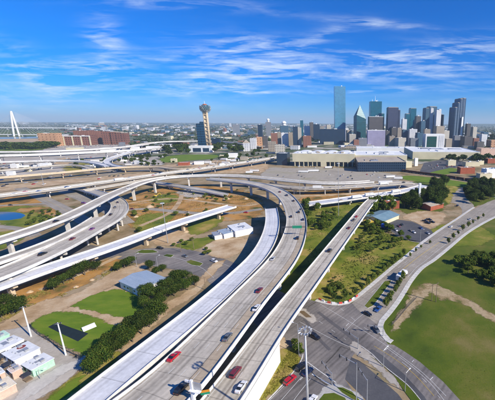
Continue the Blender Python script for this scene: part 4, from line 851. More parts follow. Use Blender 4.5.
office('broad teal and slate tower with rounded left shoulder', 'skyscraper', 421.6, 437, 107, 1520, fa_slate, None, .20, .7, steps=[(.30, -.34, .96), (.62, .12, 1.0)])
office('narrow white slab set against the broad slate tower', 'office block', 429, 432.6, 108.6, 1450, fa_white, m_roof_w, .2, .8)
office('tall white slab right of the broad slate tower', 'office tower', 433.6, 440.4, 109.6, 1430, fa_white, m_roof_w, .3, .8, steps=[(.5, -.25, .97), (.5, .25, 1.0)])
office('narrow navy block behind the tall white slab', 'office block', 439.8, 443.2, 115, 1500, fa_navy, None, .2, 1)
rt_, x, w, d, h = office('stepped dark tower at the right end of the skyline, rising in three slabs', 'skyscraper', 448, 464.8, 98.6, 1430, fa_bank, None, .32, .9, steps=[(.26, -.36, .80), (.26, -.12, .90), (.30, .10, .985), (.26, .36, 1.0)])
q = MB(); q.box((w * .2, -d * .56, 0), (w * .22, d * .12, h * .60), taper=.6); q.build('light_stone_face', m_white, rt_)
office('slim stone block just right of the stepped dark tower', 'office block', 464.6, 470, 124, 1400, fa_brown, None, .2, .9)
office('pale stone block with a cream right side near the skyline end', 'office block', 470, 476.4, 127.4, 1420, fa_cream, None, .3, .9)
for i, (a, b, v, Y, fm, lb) in enumerate([
    (385, 389.5, 131, 1330, fa_brown, 'small brown block right of the lilac block'), (390, 397, 128, 1380, fa_brown, 'dark block behind the paired tan blocks'), (396.6, 401.4, 128, 1300, fa_tan, 'narrow tan slab beside the dark brown block'),
    (388.6, 395, 136.4, 1180, fa_tan, 'left tan block of a pair low in front of downtown'), (394.6, 406, 138, 1160, fa_cream, 'right and wider tan block of a pair before downtown'), (401.6, 408, 130, 1340, fa_slate, 'slate block between tan slab and white block'),
    (407.8, 417, 129.4, 1320, fa_white, 'squat white block in the middle of downtown'), (415, 423, 133, 1260, fa_slate, 'slate block left of the building with green glass'), (409, 418.6, 138.5, 1150, fa_grey, 'low grey block under the squat white block'),
    (422.8, 430, 129.4, 1300, fa_tan, 'tan block above the building with green glass'), (433, 444, 126.4, 1320, fa_tan, 'tan block with rooftop sheds below the tall white slab'), (440, 449, 131, 1340, fa_cream, 'cream block left of the stepped dark tower base'),
    (444.6, 452, 139, 1180, fa_tan, 'low tan block right of the building with green glass'), (452, 462, 136, 1220, fa_grey, 'grey block at the foot of the stepped dark tower'), (460, 472.4, 136.6, 1180, fa_brown, 'dark brown open parking block low on the right'),
    (471.6, 479, 138.4, 1200, fa_brick, 'brick block right of the open parking block'), (478.6, 487, 134.6, 1300, fa_white, 'pale low block near the right edge of town'), (486, 500, 140.4, 1150, fa_orange, 'tan orange warehouse at the right edge'),
    (474, 484, 142, 1120, fa_brown, 'dark low shed in front of the brick block'), (345, 348.6, 128.4, 1500, fa_white, 'thin white block right of the navy block'), (346, 351.6, 130.5, 1380, fa_tan, 'tan block between the navy block and the prism'),
    (348.6, 356, 134.5, 1300, fa_cream, 'cream block at the left foot of the prism'), (353, 359, 140, 1150, fa_brick, 'small brick block below the prism'), (358, 367, 138.5, 1180, fa_grey, 'grey block at the right foot of the prism'),
    (263, 268, 136.4, 1120, fa_brown, 'slim dark brown tower left of the convention hall'), (280.4, 288.6, 126, 1500, fa_slate, 'dark slate tower with a white dome on top'), (293, 298, 127, 1180, fa_navy, 'navy slab tower with a pale right side'), (297.8, 301.6, 128, 1185, fa_cream, 'pale slab attached right of the navy tower'),
    (277.6, 281.4, 132.6, 1240, fa_tan, 'left tan wing beside the blank white slab'), (281.2, 288.6, 133.2, 1210, fa_white, 'blank white slab between tan wings'), (288.4, 292.8, 132.8, 1240, fa_tan, 'right tan wing beside the blank white slab'),
    (266, 271.4, 122.4, 1750, fa_grey, 'distant grey tower left of the domed tower'), (258, 263, 125, 1650, fa_navy, 'distant navy tower at the left of midtown'), (250, 257, 138.6, 1080, fa_white, 'white block at the left end of midtown'), (256.6, 262.8, 137.4, 1110, fa_orange, 'orange tan block beside the white block'),
    (303, 311.4, 136.2, 1180, fa_brick, 'red brick block left of the wide navy block'), (300.4, 303.4, 120.6, 2000, fa_teal, 'distant slim teal tower above the pale slab'), (309.6, 313.6, 122.6, 1900, fa_brown, 'distant brown tower above the red brick block'), (313.4, 319.8, 124.6, 1600, fa_navy, 'navy tower just left of the wide navy block'),
    (304, 310, 126.4, 1700, fa_white, 'distant white block above the red brick block'), (326, 331, 125, 1900, fa_cream, 'pale block showing above the wide navy block'), (271, 278, 133.4, 1350, fa_brick, 'brick block left of the tan wings'), (268, 276, 142, 1000, fa_tan, 'low stepped tan block before the brick block'), (275, 285, 145, 930, fa_cream, 'low cream block just before the convention hall'),
    (232.6, 240, 124.6, 2200, fa_grey, 'isolated pale grey office box right of the observation tower'), (243, 250, 143.4, 1000, fa_white, 'white sided block with a pyramid roof left of midtown')]):
    root, x, w, d, h = block('office_block', lb, 'office block', a, b, v, Y, fm, (m_roof_w, m_roof_tan)[i % 2], random.uniform(.05, .35), random.uniform(.5, 1.1), units=1 + i % 2)
    if 'dome' in lb:
        q = MB()
        for k in range(6):
            t0, t1 = k / 6 * 1.57, (k + 1) / 6 * 1.57; rr = w * .3; q.cyl((0, 0, h + 12 + math.sin(t0) * rr), (0, 0, h + 12 + math.sin(t1) * rr), math.cos(t0) * rr, math.cos(t1) * rr + .01, n=14, caps=False)
        q.cyl((0, 0, h), (0, 0, h + 12), w * .22, n=14); q.build('dome', m_white, root, True)
    if 'pyramid' in lb:
        q = MB(); q.box((0, 0, h + 1.6), (w * 1.05, d * 1.05, 9), taper=.05); q.build('pyramid_roof', m_roof_tan, root)
# white framed building with green glass
x, w, d, h = solve(422.6, 444.4, 134.2, 1140, .08, .5); r = thing('framed_building', 'white framed building with one big dark green glass panel', 'office block', (x, 1140, 0), .08)
q = MB(); q.box((0, 0, 0), (w, d, h), skip_bottom=True); q.build('walls', m_white, r); q = MB(); q.box((-w * .17, -d / 2 - .4, h * .12), (w * .5, .8, h * .74)); q.build('glass_panel', faces('green_curtain_wall', (.005, .09, .07), (.01, .05, .04), fh=9, bw=7, rough=.2, wrough=.4), r)
q = MB(); q.box((0, 0, h), (w * .96, d * .9, 1)); q.build('roof', m_roof_w, r); q = MB(); q.box((w * .34, -d / 2 - .3, h * .05), (w * .28, .6, h * .85)); q.build('grey_louvre_bay', fa_white, r)

# observation tower
Yt = Yg(209, 151); b_ = atY(209.6, 151, Yt); top = atY(208, 103, Yt).z; bc = atY(208.6, 108, Yt).z; r = thing('observation_tower', 'tall concrete observation tower carrying a glass latticed ball', 'tower', (b_.x, Yt, 0))
rad = 5.2 * Yt / FPX * .98
for k in range(3):
    a = k * 2.094 - .52; q = MB(); q.cyl((math.cos(a) * 5.6, math.sin(a) * 5.6, 0), (math.cos(a) * 5.6, math.sin(a) * 5.6, bc - rad * .55), 3.0, n=12); q.build('shaft', m_pier_t, r, True)
q = MB(); q.cyl((0, 0, 0), (0, 0, bc), 3.6, n=14); q.build('core_shaft', m_pier_t, r, True)
for k in range(9):
    z = bc * (.12 + .09 * k); q = MB(); q.cyl((0, 0, z), (0, 0, z + 1.4), 7.2, n=18); q.build('brace_ring', m_pier_t, r)
bmm = bmesh.new(); bmesh.ops.create_icosphere(bmm, subdivisions=3, radius=rad)
bmesh.ops.delete(bmm, geom=[v for v in bmm.verts if v.co.z > rad * .62], context='VERTS'); me = bpy.data.meshes.new('lattice'); bmm.to_mesh(me); me.materials.append(m_steel)
o = bpy.data.objects.new('ball_lattice', me); COL.objects.link(o); o.parent = r; o.location = (0, 0, bc); wm = o.modifiers.new('struts', 'WIREFRAME'); wm.thickness = .4; wm.use_replace = True; bmm.free()
q = MB(); prof = [(.35, -.72), (.72, -.52), (.90, -.2), (.92, .05), (.90, .3), (.62, .36), (.60, .52), (.34, .54), (.3, .7)]
for (r0, z0), (r1, z1) in zip(prof[:-1], prof[1:]): q.cyl((0, 0, bc + z0 * rad), (0, 0, bc + z1 * rad), r0 * rad, r1 * rad, n=24, caps=False)
q.build('glass_pod', faces('pod_glass', (.01, .13, .18), (.12, .26, .32), fh=5, bw=5, metal=.3), r, True)
q = MB(); q.cyl((0, 0, bc + rad * .5), (0, 0, bc + rad * .72), rad * .42, rad * .3, n=18); q.build('roof_deck', m_brick, r); q = MB(); q.cyl((0, 0, bc + rad * .7), (0, 0, top + 6), .7, .3, n=6); q.build('antenna', m_steel_w, r)
rt_, x, w, d, h = block('glass_hotel', 'dark blue mirrored glass hotel beside the observation tower', 'hotel', 197, 206.4, 122.4, Yt + 60, faces('mirror_facade', (.012, .05, .11), (.01, .06, .12), fh=8, bw=5, metal=.5, rough=.12, wrough=.3), m_navy, .2, .6, steps=[(.42, -.28, .93), (.5, .2, 1.0)])
rt_, x, w, d, h = block('hotel_podium', 'low white portal shaped podium at the foot of the observation tower', 'building', 189, 213.6, 146.2, Yt - 40, m_white, m_roof_w, 0.06, .3, units=1)
q = MB(); q.box((-w * .14, -d / 2 - .3, 2), (w * .36, .6, h * .62)); q.build('dark_opening', m_navy, rt_); q = MB(); q.box((w * .27, -d / 2 - .3, 2), (w * .28, .6, h * .62)); q.build('dark_opening', m_navy, rt_)
block('lowrise_block', 'dark glass block right of the observation tower foot', 'office block', 212, 221, 139, Yt + 120, fa_navy, None, .1, .6)
block('stone_block', 'small tan stone building on the green lawn', 'building', 170.6, 177.4, 159, Yg(174, 162), m_cream, m_roof_tan, .1, .6)
block('stone_block', 'pale cube house beside the railway right of the lawn', 'building', 219.6, 223.8, 155.2, Yg(222, 158), m_cream, m_roof_tan, .1, .6)

# convention hall and long roofs
Yc = Yg(320, 166.5); x, w, d, h = solve(289.6, 354.8, 153.8, Yc, -.02, .42)
r = thing('convention_hall', 'huge cream walled convention hall with white roof humps', 'hall', (x, Yc, 0), -.02)
q = MB(); q.box((0, d / 2, h * .36), (w, d, h * .64)); q.build('upper_wall', m_cream, r); q = MB(); q.box((0, d / 2 + 2, 0), (w * .985, d - 6, h * .36)); q.build('base_wall', m_navy, r)
for k in range(14):
    if k in (6, 7): continue
    q = MB(); q.box(((k - 6.5) / 14 * w, 1.0, 0), (1.6, 1.6, h * .358)); q.build('column', m_cream, r)
q = MB(); q.box((0, 1, 0), (w * .09, 4, h * .358)); q.build('entrance_block', m_cream, r)
q = MB(); q.box((0, d / 2, h), (w * .995, d * .99, .8)); ro = q.build('roof', m_roof_w, r)
for k in range(4):
    q = MB(); n = 8; cx = (-.34 + k * .225) * w; rw = w * .095
    for i in range(n):
        a0, a1 = math.pi * i / n, math.pi * (i + 1) / n
        for y0, y1 in ((d * .35, d * .95),): q.quad([(cx - math.cos(a0) * rw, y0, h + .8 + math.sin(a0) * 2.6), (cx - math.cos(a1) * rw, y0, h + .8 + math.sin(a1) * 2.6), (cx - math.cos(a1) * rw, y1, h + .8 + math.sin(a1) * 2.6), (cx - math.cos(a0) * rw, y1, h + .8 + math.sin(a0) * 2.6)][::-1])
    q.quad([(cx - math.cos(math.pi * i / n) * rw, d * .35, h + .8 + math.sin(math.pi * i / n) * 2.6) for i in range(n + 1)]); q.build('roof_hump', m_roof_w, r, True)
for k in range(18):
    q = MB(); q.box((random.uniform(-.47, .47) * w, random.uniform(.03, .33) * d, h + .8), (random.uniform(3, 9), random.uniform(3, 6), random.uniform(1, 3))); q.build('rooftop_unit', random.choice([m_steel, m_white, m_roof_tan]), ro)
block('glass_hall', 'dark glass side hall at the left end of the convention hall', 'hall', 276.6, 290, 153.4, Yc + 30, m_navy, m_roof_w, -.02, 1.2)
block('glass_hall', 'long dark glazed hall under a tan roof right of the convention hall', 'hall', 355, 406, 159.6, Yg(380, 171) + 32, fa_navy, m_roof_tan, .06, .9, cap=m_roof_tan, units=3)
block('exhibit_hall', 'long white roofed hall behind the dark glazed hall', 'hall', 354, 407, 153.4, 725, m_cream, m_roof_w, .03, .8, cap=m_white, units=5)
block('exhibit_hall', 'longest low white roof at the right below downtown', 'hall', 404, 480, 149.8, 870, m_cream, m_roof_w, .0, .85, cap=m_white, units=7)
block('exhibit_hall', 'second low white roof further back below downtown', 'hall', 356, 420, 147.6, 1010, m_white, m_roof_w, .02, .35, cap=m_white, units=4)
block('exhibit_hall', 'pinkish low roofed hall at the right edge', 'hall', 476, 506, 148.6, Yg(490, 156), m_pink, m_roof_tan, .1, .4)
for (a, b, v, vb, wm_, rm, lb) in [(476, 484, 161, 164.6, m_cream, m_roof_tan, 'tan shed left of the blue roofed shed'), (481, 499, 169, 177.5, m_white, mat('blue_metal_roof', [(.18, .33, .52), (.25, .42, .6)], .2, .5, bscale=2), 'long shed with a light blue roof at the right edge'), (404, 412, 161.6, 167.4, m_cream, m_roof_tan, 'cream kiosk at the edge of the dark parking lot'),
                                 (414, 418, 158.6, 166, m_white, m_roof_w, 'narrow white tower block on the dark parking lot'), (446, 456, 160.4, 165.5, m_cream, m_roof_w, 'white fronted shed beyond the dark parking lot'), (457, 475, 167.6, 173.2, m_brick, m_roof_tan, 'long tan roofed warehouse beside the railway'),
                                 (462, 480, 162, 166, m_cream, m_roof_tan, 'pale strip warehouse beyond the railway'), (484, 500, 158.6, 163, m_brick, m_roof_tan, 'brown warehouse at the right edge beyond the railway'), (476, 492, 173.6, 179, m_grey if False else m_cream, m_roof_tan, 'low tan shed in front of the blue roofed shed')]:
    block('warehouse', lb, 'warehouse', a, b, v, Yg((a + b) / 2, vb), wm_, rm, random.uniform(.1, .4), .5)
# jail blocks
for (a, b, v, vb, fm, lb, st) in [(38.6, 63, 133.6, 146, fa_orange, 'big tan brick block nearest the arched bridge', None), (63.6, 97.6, 135.8, 145, fa_brickd, 'long brown block with pale columns left of the red brick blocks', None), (74, 92, 131, 143.5, fa_brick, 'brick block rising behind the long brown block', None),
                                  (90.6, 104, 131.2, 144, fa_brick, 'orange red brick block beside the long brown block', None), (102, 111, 131.6, 144.6, fa_brickd, 'dark brick block left of the stepped brick block', None), (110.6, 130, 132, 144.4, fa_brickd, 'long stepped dark brick block right of the brick group', [(.34, -.33, 1.0), (.34, .02, .97), (.3, .34, .92)])]:
    rt_, x, w, d, h = block('brick_block', lb, 'building', a, b, v, Yg((a + b) / 2, vb), fm, m_roof_tan, .2 if st is None else .12, .5, steps=st)
    if 'pale columns' in lb:
        for k in range(4): q = MB(); q.box(((k - 1.5) / 3.1 * w, -d / 2 - 1, 0), (4, 2, h * .96)); q.build('column', m_cream, rt_)
        q = MB(); q.box((0, -d / 2 - .8, h * .96), (w, 2.4, 2.5)); q.build('cornice', m_white, rt_)
# arched cable bridge far left
Ya = Yg(16, 136.5); r = thing('arch_bridge', 'white cable stayed bridge with a tall slim arch over the river', 'bridge', (0, 0, 0))
ap = atY(10, 111.2, Ya); l1 = atY(14.4, 137.4, Ya); l2 = atY(19.4, 136, Ya + 10); q = MB(); prev = None
l1.z = 0; l2.z = 0
for i in range(33):
    s_ = i / 16 - 1; k = 1 - abs(s_) ** 1.7; e = l1 if s_ < 0 else l2; mid = Vector((ap.x, (l1.y + l2.y) / 2, 0)); off = (1 - k) ** .75; c = mid + (e - mid) * off; c.z = ap.z * k
    if prev is not None: q.cyl(prev, c, 4.4, n=12, caps=False)
    prev = c
q.build('arch', m_white, r)
dk = MB(); yb = Ya + 20
A0 = atY(-60, 134.4, Ya); B0 = atY(42, 134.6, Ya); zz = A0.z
dk.quad([(A0.x, yb - 12, 12), (B0.x, yb - 12, 12), (B0.x, yb + 12, 12), (A0.x, yb + 12, 12)]); dk.box(((A0.x + B0.x) / 2, yb, 8), (B0.x - A0.x, 24, 3.9)); dk.build('deck', m_wallw, r)
for k in range(12):
    for s in (-1, 1):
        t = .35 + .05 * k; dx = s * (30 + k * 21); q = MB(); ctr = Vector((ap.x, yb, ap.z * (.97 - .03 * (11 - k)))); q.cyl(ctr, (ap.x + 40 + dx, yb, 12), .32, n=4, caps=False); q.build('cable', m_steel_w, r)
for k in range(7):
    q = MB(); q.box((A0.x + (k + .5) / 7 * (B0.x - A0.x), yb, 0), (5, 20, 8)); q.build('pier', m_wallw, r)
r = thing('river_bridge', 'long low white bridge behind the cable stayed arch', 'bridge'); Y2 = Yg(20, 129.8); A0 = atY(-60, 127.3, Y2); B0 = atY(76, 127.6, Y2); q = MB(); q.box(((A0.x + B0.x) / 2, Y2, 16), (B0.x - A0.x, 26, 9)); q.build('deck', m_wallw, r)
for k in range(9): q = MB(); q.box((A0.x + (k + .5) / 9 * (B0.x - A0.x), Y2, 0), (9, 20, 15.9)); q.build('pier', m_wallw, r)

# small buildings near the avenue and the streets
def gable(name, label, cat, c4, hw, hr, wall, roof, over=.5):
    """c4: four ground corners from pixels, ridge along the longer side"""
    p = [P(u, v, hw) for u, v in c4]; c = sum(p, Vector()) / 4; e1 = ((p[1] - p[0]) + (p[2] - p[3])) / 2; e2 = ((p[2] - p[1]) + (p[3] - p[0])) / 2
    if e1.length < e2.length: e1, e2 = e2, e1
    Lx, Ly = e1.length, e2.length; rz = math.atan2(e1.y, e1.x); r = thing(name, label, cat, (c.x, c.y, 0), rz)
    q = MB(); q.box((0, 0, 0), (Lx, Ly, hw), skip_bottom=True)
    for s in (-1, 1): q.quad([(s * Lx / 2, -Ly / 2, hw), (s * Lx / 2, Ly / 2, hw), (s * Lx / 2, 0, hw + hr)][::s])
    q.build('walls', wall, r); a, b = Lx / 2 + over, Ly / 2 + over; k = hr / (Ly / 2) * over; q = MB()
    for s in (-1, 1):
        f = [(-a, s * b, hw - k + .05), (a, s * b, hw - k + .05), (a, 0, hw + hr + .05), (-a, 0, hw + hr + .05)]; g = [(x_, y_, z_ + .22) for x_, y_, z_ in f]
        q.quad(f if s > 0 else f[::-1]); q.quad(g[::-1] if s > 0 else g); q.quad([f[0], f[1], g[1], g[0]] if s < 0 else [f[1], f[0], g[0], g[1]])
        q.quad([f[1], f[2], g[2], g[1]]); q.quad([f[3], f[0], g[0], g[3]])
    q.build('roof', roof, r); return r, Lx, Ly
r, Lx, Ly = gable('metal_barn', 'blue grey metal roofed barn with a white end wall beside the oaks', 'barn', [(120, 281), (146, 271), (169, 279.5), (141, 291)], 4.2, 1.3, m_white, m_roof_m)
q = MB(); q.box((0, -Ly / 2 - .06, .02), (3.4, .12, 3.2)); q.build('roller_door', m_steel, r); q = MB(); q.box((Lx * .3, -Ly / 2 - .05, .02), (1.1, .1, 2.1)); q.build('door', m_dark, r)
for k in (-.3, -.15, .15): q = MB(); q.box((Lx * k, -Ly / 2 - .05, 1.6), (1.4, .1, .9)); q.build('window', m_glass, r)
def flat_house(name, label, cat, c4, h, wall, roof, par=True):
    p = [P(u, v, h) for u, v in c4]; c = sum(p, Vector()) / 4; e1 = ((p[1] - p[0]) + (p[2] - p[3])) / 2; e2 = ((p[2] - p[1]) + (p[3] - p[0])) / 2
    if e1.length < e2.length: e1, e2 = e2, e1
    Lx, Ly = e1.length, e2.length; rz = math.atan2(e1.y, e1.x)
    if math.sin(rz + math.pi / 2) < 0: rz += math.pi
    r = thing(name, label, cat, (c.x, c.y, 0), rz); q = MB(); q.box((0, 0, 0), (Lx, Ly, h), skip_bottom=True); q.build('walls', wall, r); q = MB(); q.box((0, 0, h), (Lx + .3, Ly + .3, .22)); ro = q.build('roof', roof, r)
    for k in range(int(Lx // 3)): q = MB(); q.box(((k + .5) / (Lx // 3) * Lx - Lx / 2, -Ly / 2 - .05, 1.0), (1.2, .1, 1.2)); q.build('window', m_glass, r)
    for s in (-.42, -.12, .08, .4): q = MB(); q.cyl((Lx * s, -Ly * .25 + s, h + .22), (Lx * s, -Ly * .25 + s, h + .75), .14, n=8); q.build('vent', m_steel, ro)
    for s in (-1, 1): q = MB(); q.box((0, s * (Ly / 2 + .2), h - .02), (Lx + .3, .12, .16)); q.build('gutter', m_steel_w, ro)
    q = MB(); q.box((Lx * .02, Ly * .05, h + .221), (Lx * .2, Ly * .4, .02)); q.build('roof_patch', m_roof_tan if wall is m_pink else m_steel, ro)
    for s in (-.3, .25): q = MB(); q.box((Lx * s, Ly * .1, h + .22), (1.4, 1.1, .9)); q.build('rooftop_unit', m_steel, ro)
    q = MB(); q.box((Lx * .1, -Ly / 2 - .06, .02), (1.1, .12, 2.2)); q.build('door', m_dark, r); return r
flat_house('white_building', 'white flat roofed building with a blue roof light beside the dirt lot', 'building', [(228, 226), (244, 222), (252, 227.5), (236, 232)], 5, m_white, m_roof_w)
flat_house('blue_roof_wing', 'blue roofed wing attached left of the white building', 'building', [(219, 231), (231, 226.5), (237, 230), (226, 235)], 4, m_white, m_roof_m)
flat_house('gatehouse', 'small pale canopy building at the left end of the dirt lot', 'building', [(214, 233), (220, 230), (223, 233), (217, 237)], 3.4, m_white, m_steel)
gable('roofed_store', 'low store with a broad teal metal roof beside the dark lot', 'store', [(366, 216), (381, 210), (398, 215.5), (381, 221.5)], 4, 2.0, m_cream, m_roof_teal, .8)
flat_house('yellow_kiosk', 'bright yellow box hut at the left end of the store', 'hut', [(364, 220.5), (369, 219), (373, 221.5), (368, 223)], 3, m_yellow, m_yellow)
block('brick_house', 'red brick house left of the white pylon, taller of its pair', 'house', 383.6, 391, 201.4, Yg(387, 209), m_brick, m_roof_tan, .2, .7)
block('brick_house', 'narrow red brick house touching the taller brick house', 'house', 392, 399.4, 201, Yg(396, 208), m_brick, m_roof_tan, .2, .9)
gable('brick_house', 'long red brick house right of the white pylon', 'house', [(423, 203.5), (436, 200.5), (441, 203.5), (428, 207)], 5, 1.5, m_brick, m_roof_tan)
q = P(419, 201.5); hh = 0
while proj((q.x, q.y, hh))[1] > 183.5: hh += .5
r = thing('white_pylon', 'tall blank white slab pylon rising from the dark oaks', 'pylon', (q.x, q.y, 0), .2); m = MB(); m.box((0, 0, 1), (2.6, 2.2, hh - 1.5), taper=.86); m.build('slab', m_white, r); m = MB(); m.box((0, 0, 0), (4.4, 4, 1)); m.build('base', m_pier, r); m = MB(); m.box((0, 0, hh - .5), (2.9, 2.5, .5)); m.build('cap', m_white, r)
# mobile homes at the lower left
for (c4, wm_, rm, lb) in [([(-10, 337), (2, 330.5), (8, 334), (-4, 341)], m_mint, mat('mint_roof', [(.42, .62, .52), (.5, .7, .58)], .3, .6, bscale=2), 'mint green trailer at the left edge, farthest of the trailers'), ([(-14, 348), (14.6, 335), (22.4, 340), (-6, 354)], m_white, m_roof_w, 'long white roofed trailer behind the widest trailer'),
                          ([(2, 353), (27.5, 342), (39.8, 348), (14, 361)], m_white, m_roof_w, 'widest white roofed trailer with a dark red stain on its roof'), ([(22, 364), (43, 353.6), (54.5, 358.5), (31, 370)], m_mint, m_roof_w, 'white roofed trailer with mint green walls and porches'),
                          ([(8, 369), (17, 364.5), (21.5, 368), (12, 373)], m_pink, mat('pink_roof', [(.6, .48, .42), (.68, .56, .5)], .3, .8, bscale=2), 'small pink roofed shed between the trailers'), ([(-14, 388), (6, 377), (14.5, 383), (-6, 397)], m_pink, mat('cream_roof', [(.7, .6, .46), (.76, .68, .55)], .3, .8, bscale=2), 'cream roofed trailer in the lower left corner'), ([(-18, 376), (0, 368), (5, 371.5), (-12, 380)], m_pink, m_roof_w, 'pale trailer cut by the left edge')]:
    r = flat_house('mobile_home', lb, 'trailer', c4, 3.0, wm_, rm)
    if 'mint green walls' in lb or 'widest' in lb:
        for s in (-.28, .22):
            q = MB(); q.box((s * 14, -5.3 if 'widest' in lb else -4.6, 0), (2.6, 1.8, .5)); q.build('porch', m_wood, r); q = MB(); q.box((s * 14, -5.3 if 'widest' in lb else -4.6, 2.4), (2.8, 2.0, .12)); q.build('awning', m_dark, r)
    if 'dark red' in lb: q = MB(); q.cyl((-2.4, 1, 3.221), (-2.4, 1, 3.24), 1.3, n=14); q.build('stain', mat('rust_stain', [(.22, .05, .05)], rough=.9), r)
w_ = P(90, 329); r = thing('bleachers', 'white bleachers standing beside the dark court', 'bleachers', (w_.x, w_.y, 0), .95)
for k in range(4): q = MB(); q.box((0, k * .6, .0), (4.6, .5, .35 + k * .3)); q.build('bench_step', m_steel_w, r)

# ------------------------------------------------------------------ far city
rd = random.Random(11); cityw = [fa_white, fa_cream, fa_tan, fa_brick, fa_grey, fa_brown, m_white, fa_slate, m_cream]; taken = []
def far_spot(v0, v1):
    for _ in range(60):
        u = rd.uniform(-10, 505); v = rd.uniform(v0, v1); q = P(u, v)
        if u < 62 and v > 125.5: continue
        if v > 144 and (u < 120): continue
        if v > 150 and 158 < u < 222: continue
        if any(abs(a - u) < 2.2 and abs(b - v) < .5 for a, b in taken): continue
        taken.append((u, v)); return u, v, q
    return None
def far_box(q, mb=None, small=False):
    w = rd.uniform(14, 46) * (1 if q.y < 3000 else 1.7); d = rd.uniform(12, 36); h = rd.choice([5, 6, 7, 8, 9, 12, 16]) * rd.uniform(.8, 1.2) * (1 if q.y < 3000 else 1.5)
    if rd.random() < .05: h *= 2.2
    return w, d, h
protos = []
for k, fm in enumerate(cityw):
    for j in range(2):
        r = thing('lowrise_block', 'distant low block in the hazy city beyond the freeways', 'building', group='low blocks of the hazy city'); w, d, h = rd.uniform(16, 44), rd.uniform(12, 28), rd.choice([6, 7, 9, 13])
        q = MB(); q.box((0, 0, 0), (w, d, h), skip_bottom=True); q.build('walls', fm, r); q = MB(); q.box((0, 0, h), (w * .97, d * .97, .5)); q.build('roof', rd.choice([m_roof_w, m_roof_tan, m_steel]), r); protos.append(r)
n = 0; first = set()
while n < 240:
    s = far_spot(126.2, 149.5)
    if not s: break
    u, v, q = s; k = rd.randrange(len(protos)); sc = (1 if q.y < 2500 else 1.6); 
    if k not in first: protos[k].location = q; protos[k].rotation_euler = (0, 0, rd.uniform(-.3, .5)); first.add(k)
    else: copy_tree(protos[k], q, rd.uniform(-.3, .5), (sc * rd.uniform(.7, 1.3), sc, sc * rd.uniform(.7, 1.5)))
    n += 1
for fm, nm, cnt in ((fa_white, 'distant_white_rooftops', 520), (fa_tan, 'distant_tan_rooftops', 300), (fa_slate, 'distant_dark_rooftops', 460), (fa_brick, 'distant_brick_rooftops', 120)):
    q_ = MB()
    for i in range(cnt):
        u = rd.uniform(-10, 505); v = 123.6 + 14 * rd.random() ** 1.8; q = P(u, v + (u - 355) * .0061)
        if q.y > 16000 or q.y < 1500 or (u > 452 and v < 131) or (u < 62 and v > 126.4): continue
        w, d, h = far_box(q); f = max(1, q.y / 4500); hgt = h * min(1.8, f ** .35); 
        if rd.random() < .04: hgt *= 2.0
        q_.box((q.x, q.y, 0), (w * f ** .6, d * f ** .6, hgt), rd.uniform(-.3, .5), skip_bottom=True)
    tag(q_.build(nm, fm), 'mass of ' + nm.split('_')[1] + ' roofs fading into the haze at the horizon', 'rooftops', kind='stuff')
q_ = MB(); cl_ = []
for i in range(15000):
    u = rd.uniform(-10, 505); v = 123.2 + 26 * rd.random() ** 1.5; q = P(u, v + (u - 355) * .0061)
    if q.y > 20000 or mnoise.noise(Vector((u * .05, v * .5, 2))) < -.3 + .2 * (v > 140): continue
    if v > 144 and (u < 130 or 165 < u < 225 or 262 < u < 480): continue
    if u < 60 and 134 < v < 144: continue
    f = max(1, (q.y / 1800) ** .6); rr = rd.uniform(4, 8) * f
    for j in range(5):
        c = Vector((q.x + rd.uniform(-1, 1) * rr, q.y + rd.uniform(-1, 1) * rr, rd.uniform(.4, 1.1) * rr * .9)); a = rd.uniform(0, 6.28); s = rr * rd.uniform(.35, .7)
        q_.quad([c + Vector((math.cos(a) * s, math.sin(a) * s, -s * .5)), c + Vector((-math.sin(a) * s, math.cos(a) * s, s * .3)), c + Vector((-math.cos(a) * s, -math.sin(a) * s, s * .7)), c + Vector((math.sin(a) * s, -math.cos(a) * s, -s * .1))])
tag(q_.build('distant_woodland', m_far_leaf), 'dark green tree cover spread between the distant roofs', 'woodland', kind='stuff')
# low wooded ridge on the skyline
q = MB(); prev = None
for i in range(140):
    u = -40 + i * 4.2; base = P(u, 123.4 + (u - 355) * .0061 + .6); base = Vector((base.x, base.y, 0)); base *= 15000 / base.length
    hgt = 25 + 45 * max(0, mnoise.noise(Vector((u * .012, 3, 0)))) + (50 if u > 440 else 0) * min(1, (u - 440) / 40 if u > 440 else 0)
    cur = [base * .86, base + Vector((0, 0, hgt)), base * 1.15]
    if prev: q.quad([prev[0], cur[0], cur[1], prev[1]]); q.quad([prev[1], cur[1], cur[2], prev[2]])
    prev = cur
tag(q.build('hills', m_far_leaf, smooth=True), kind='structure')
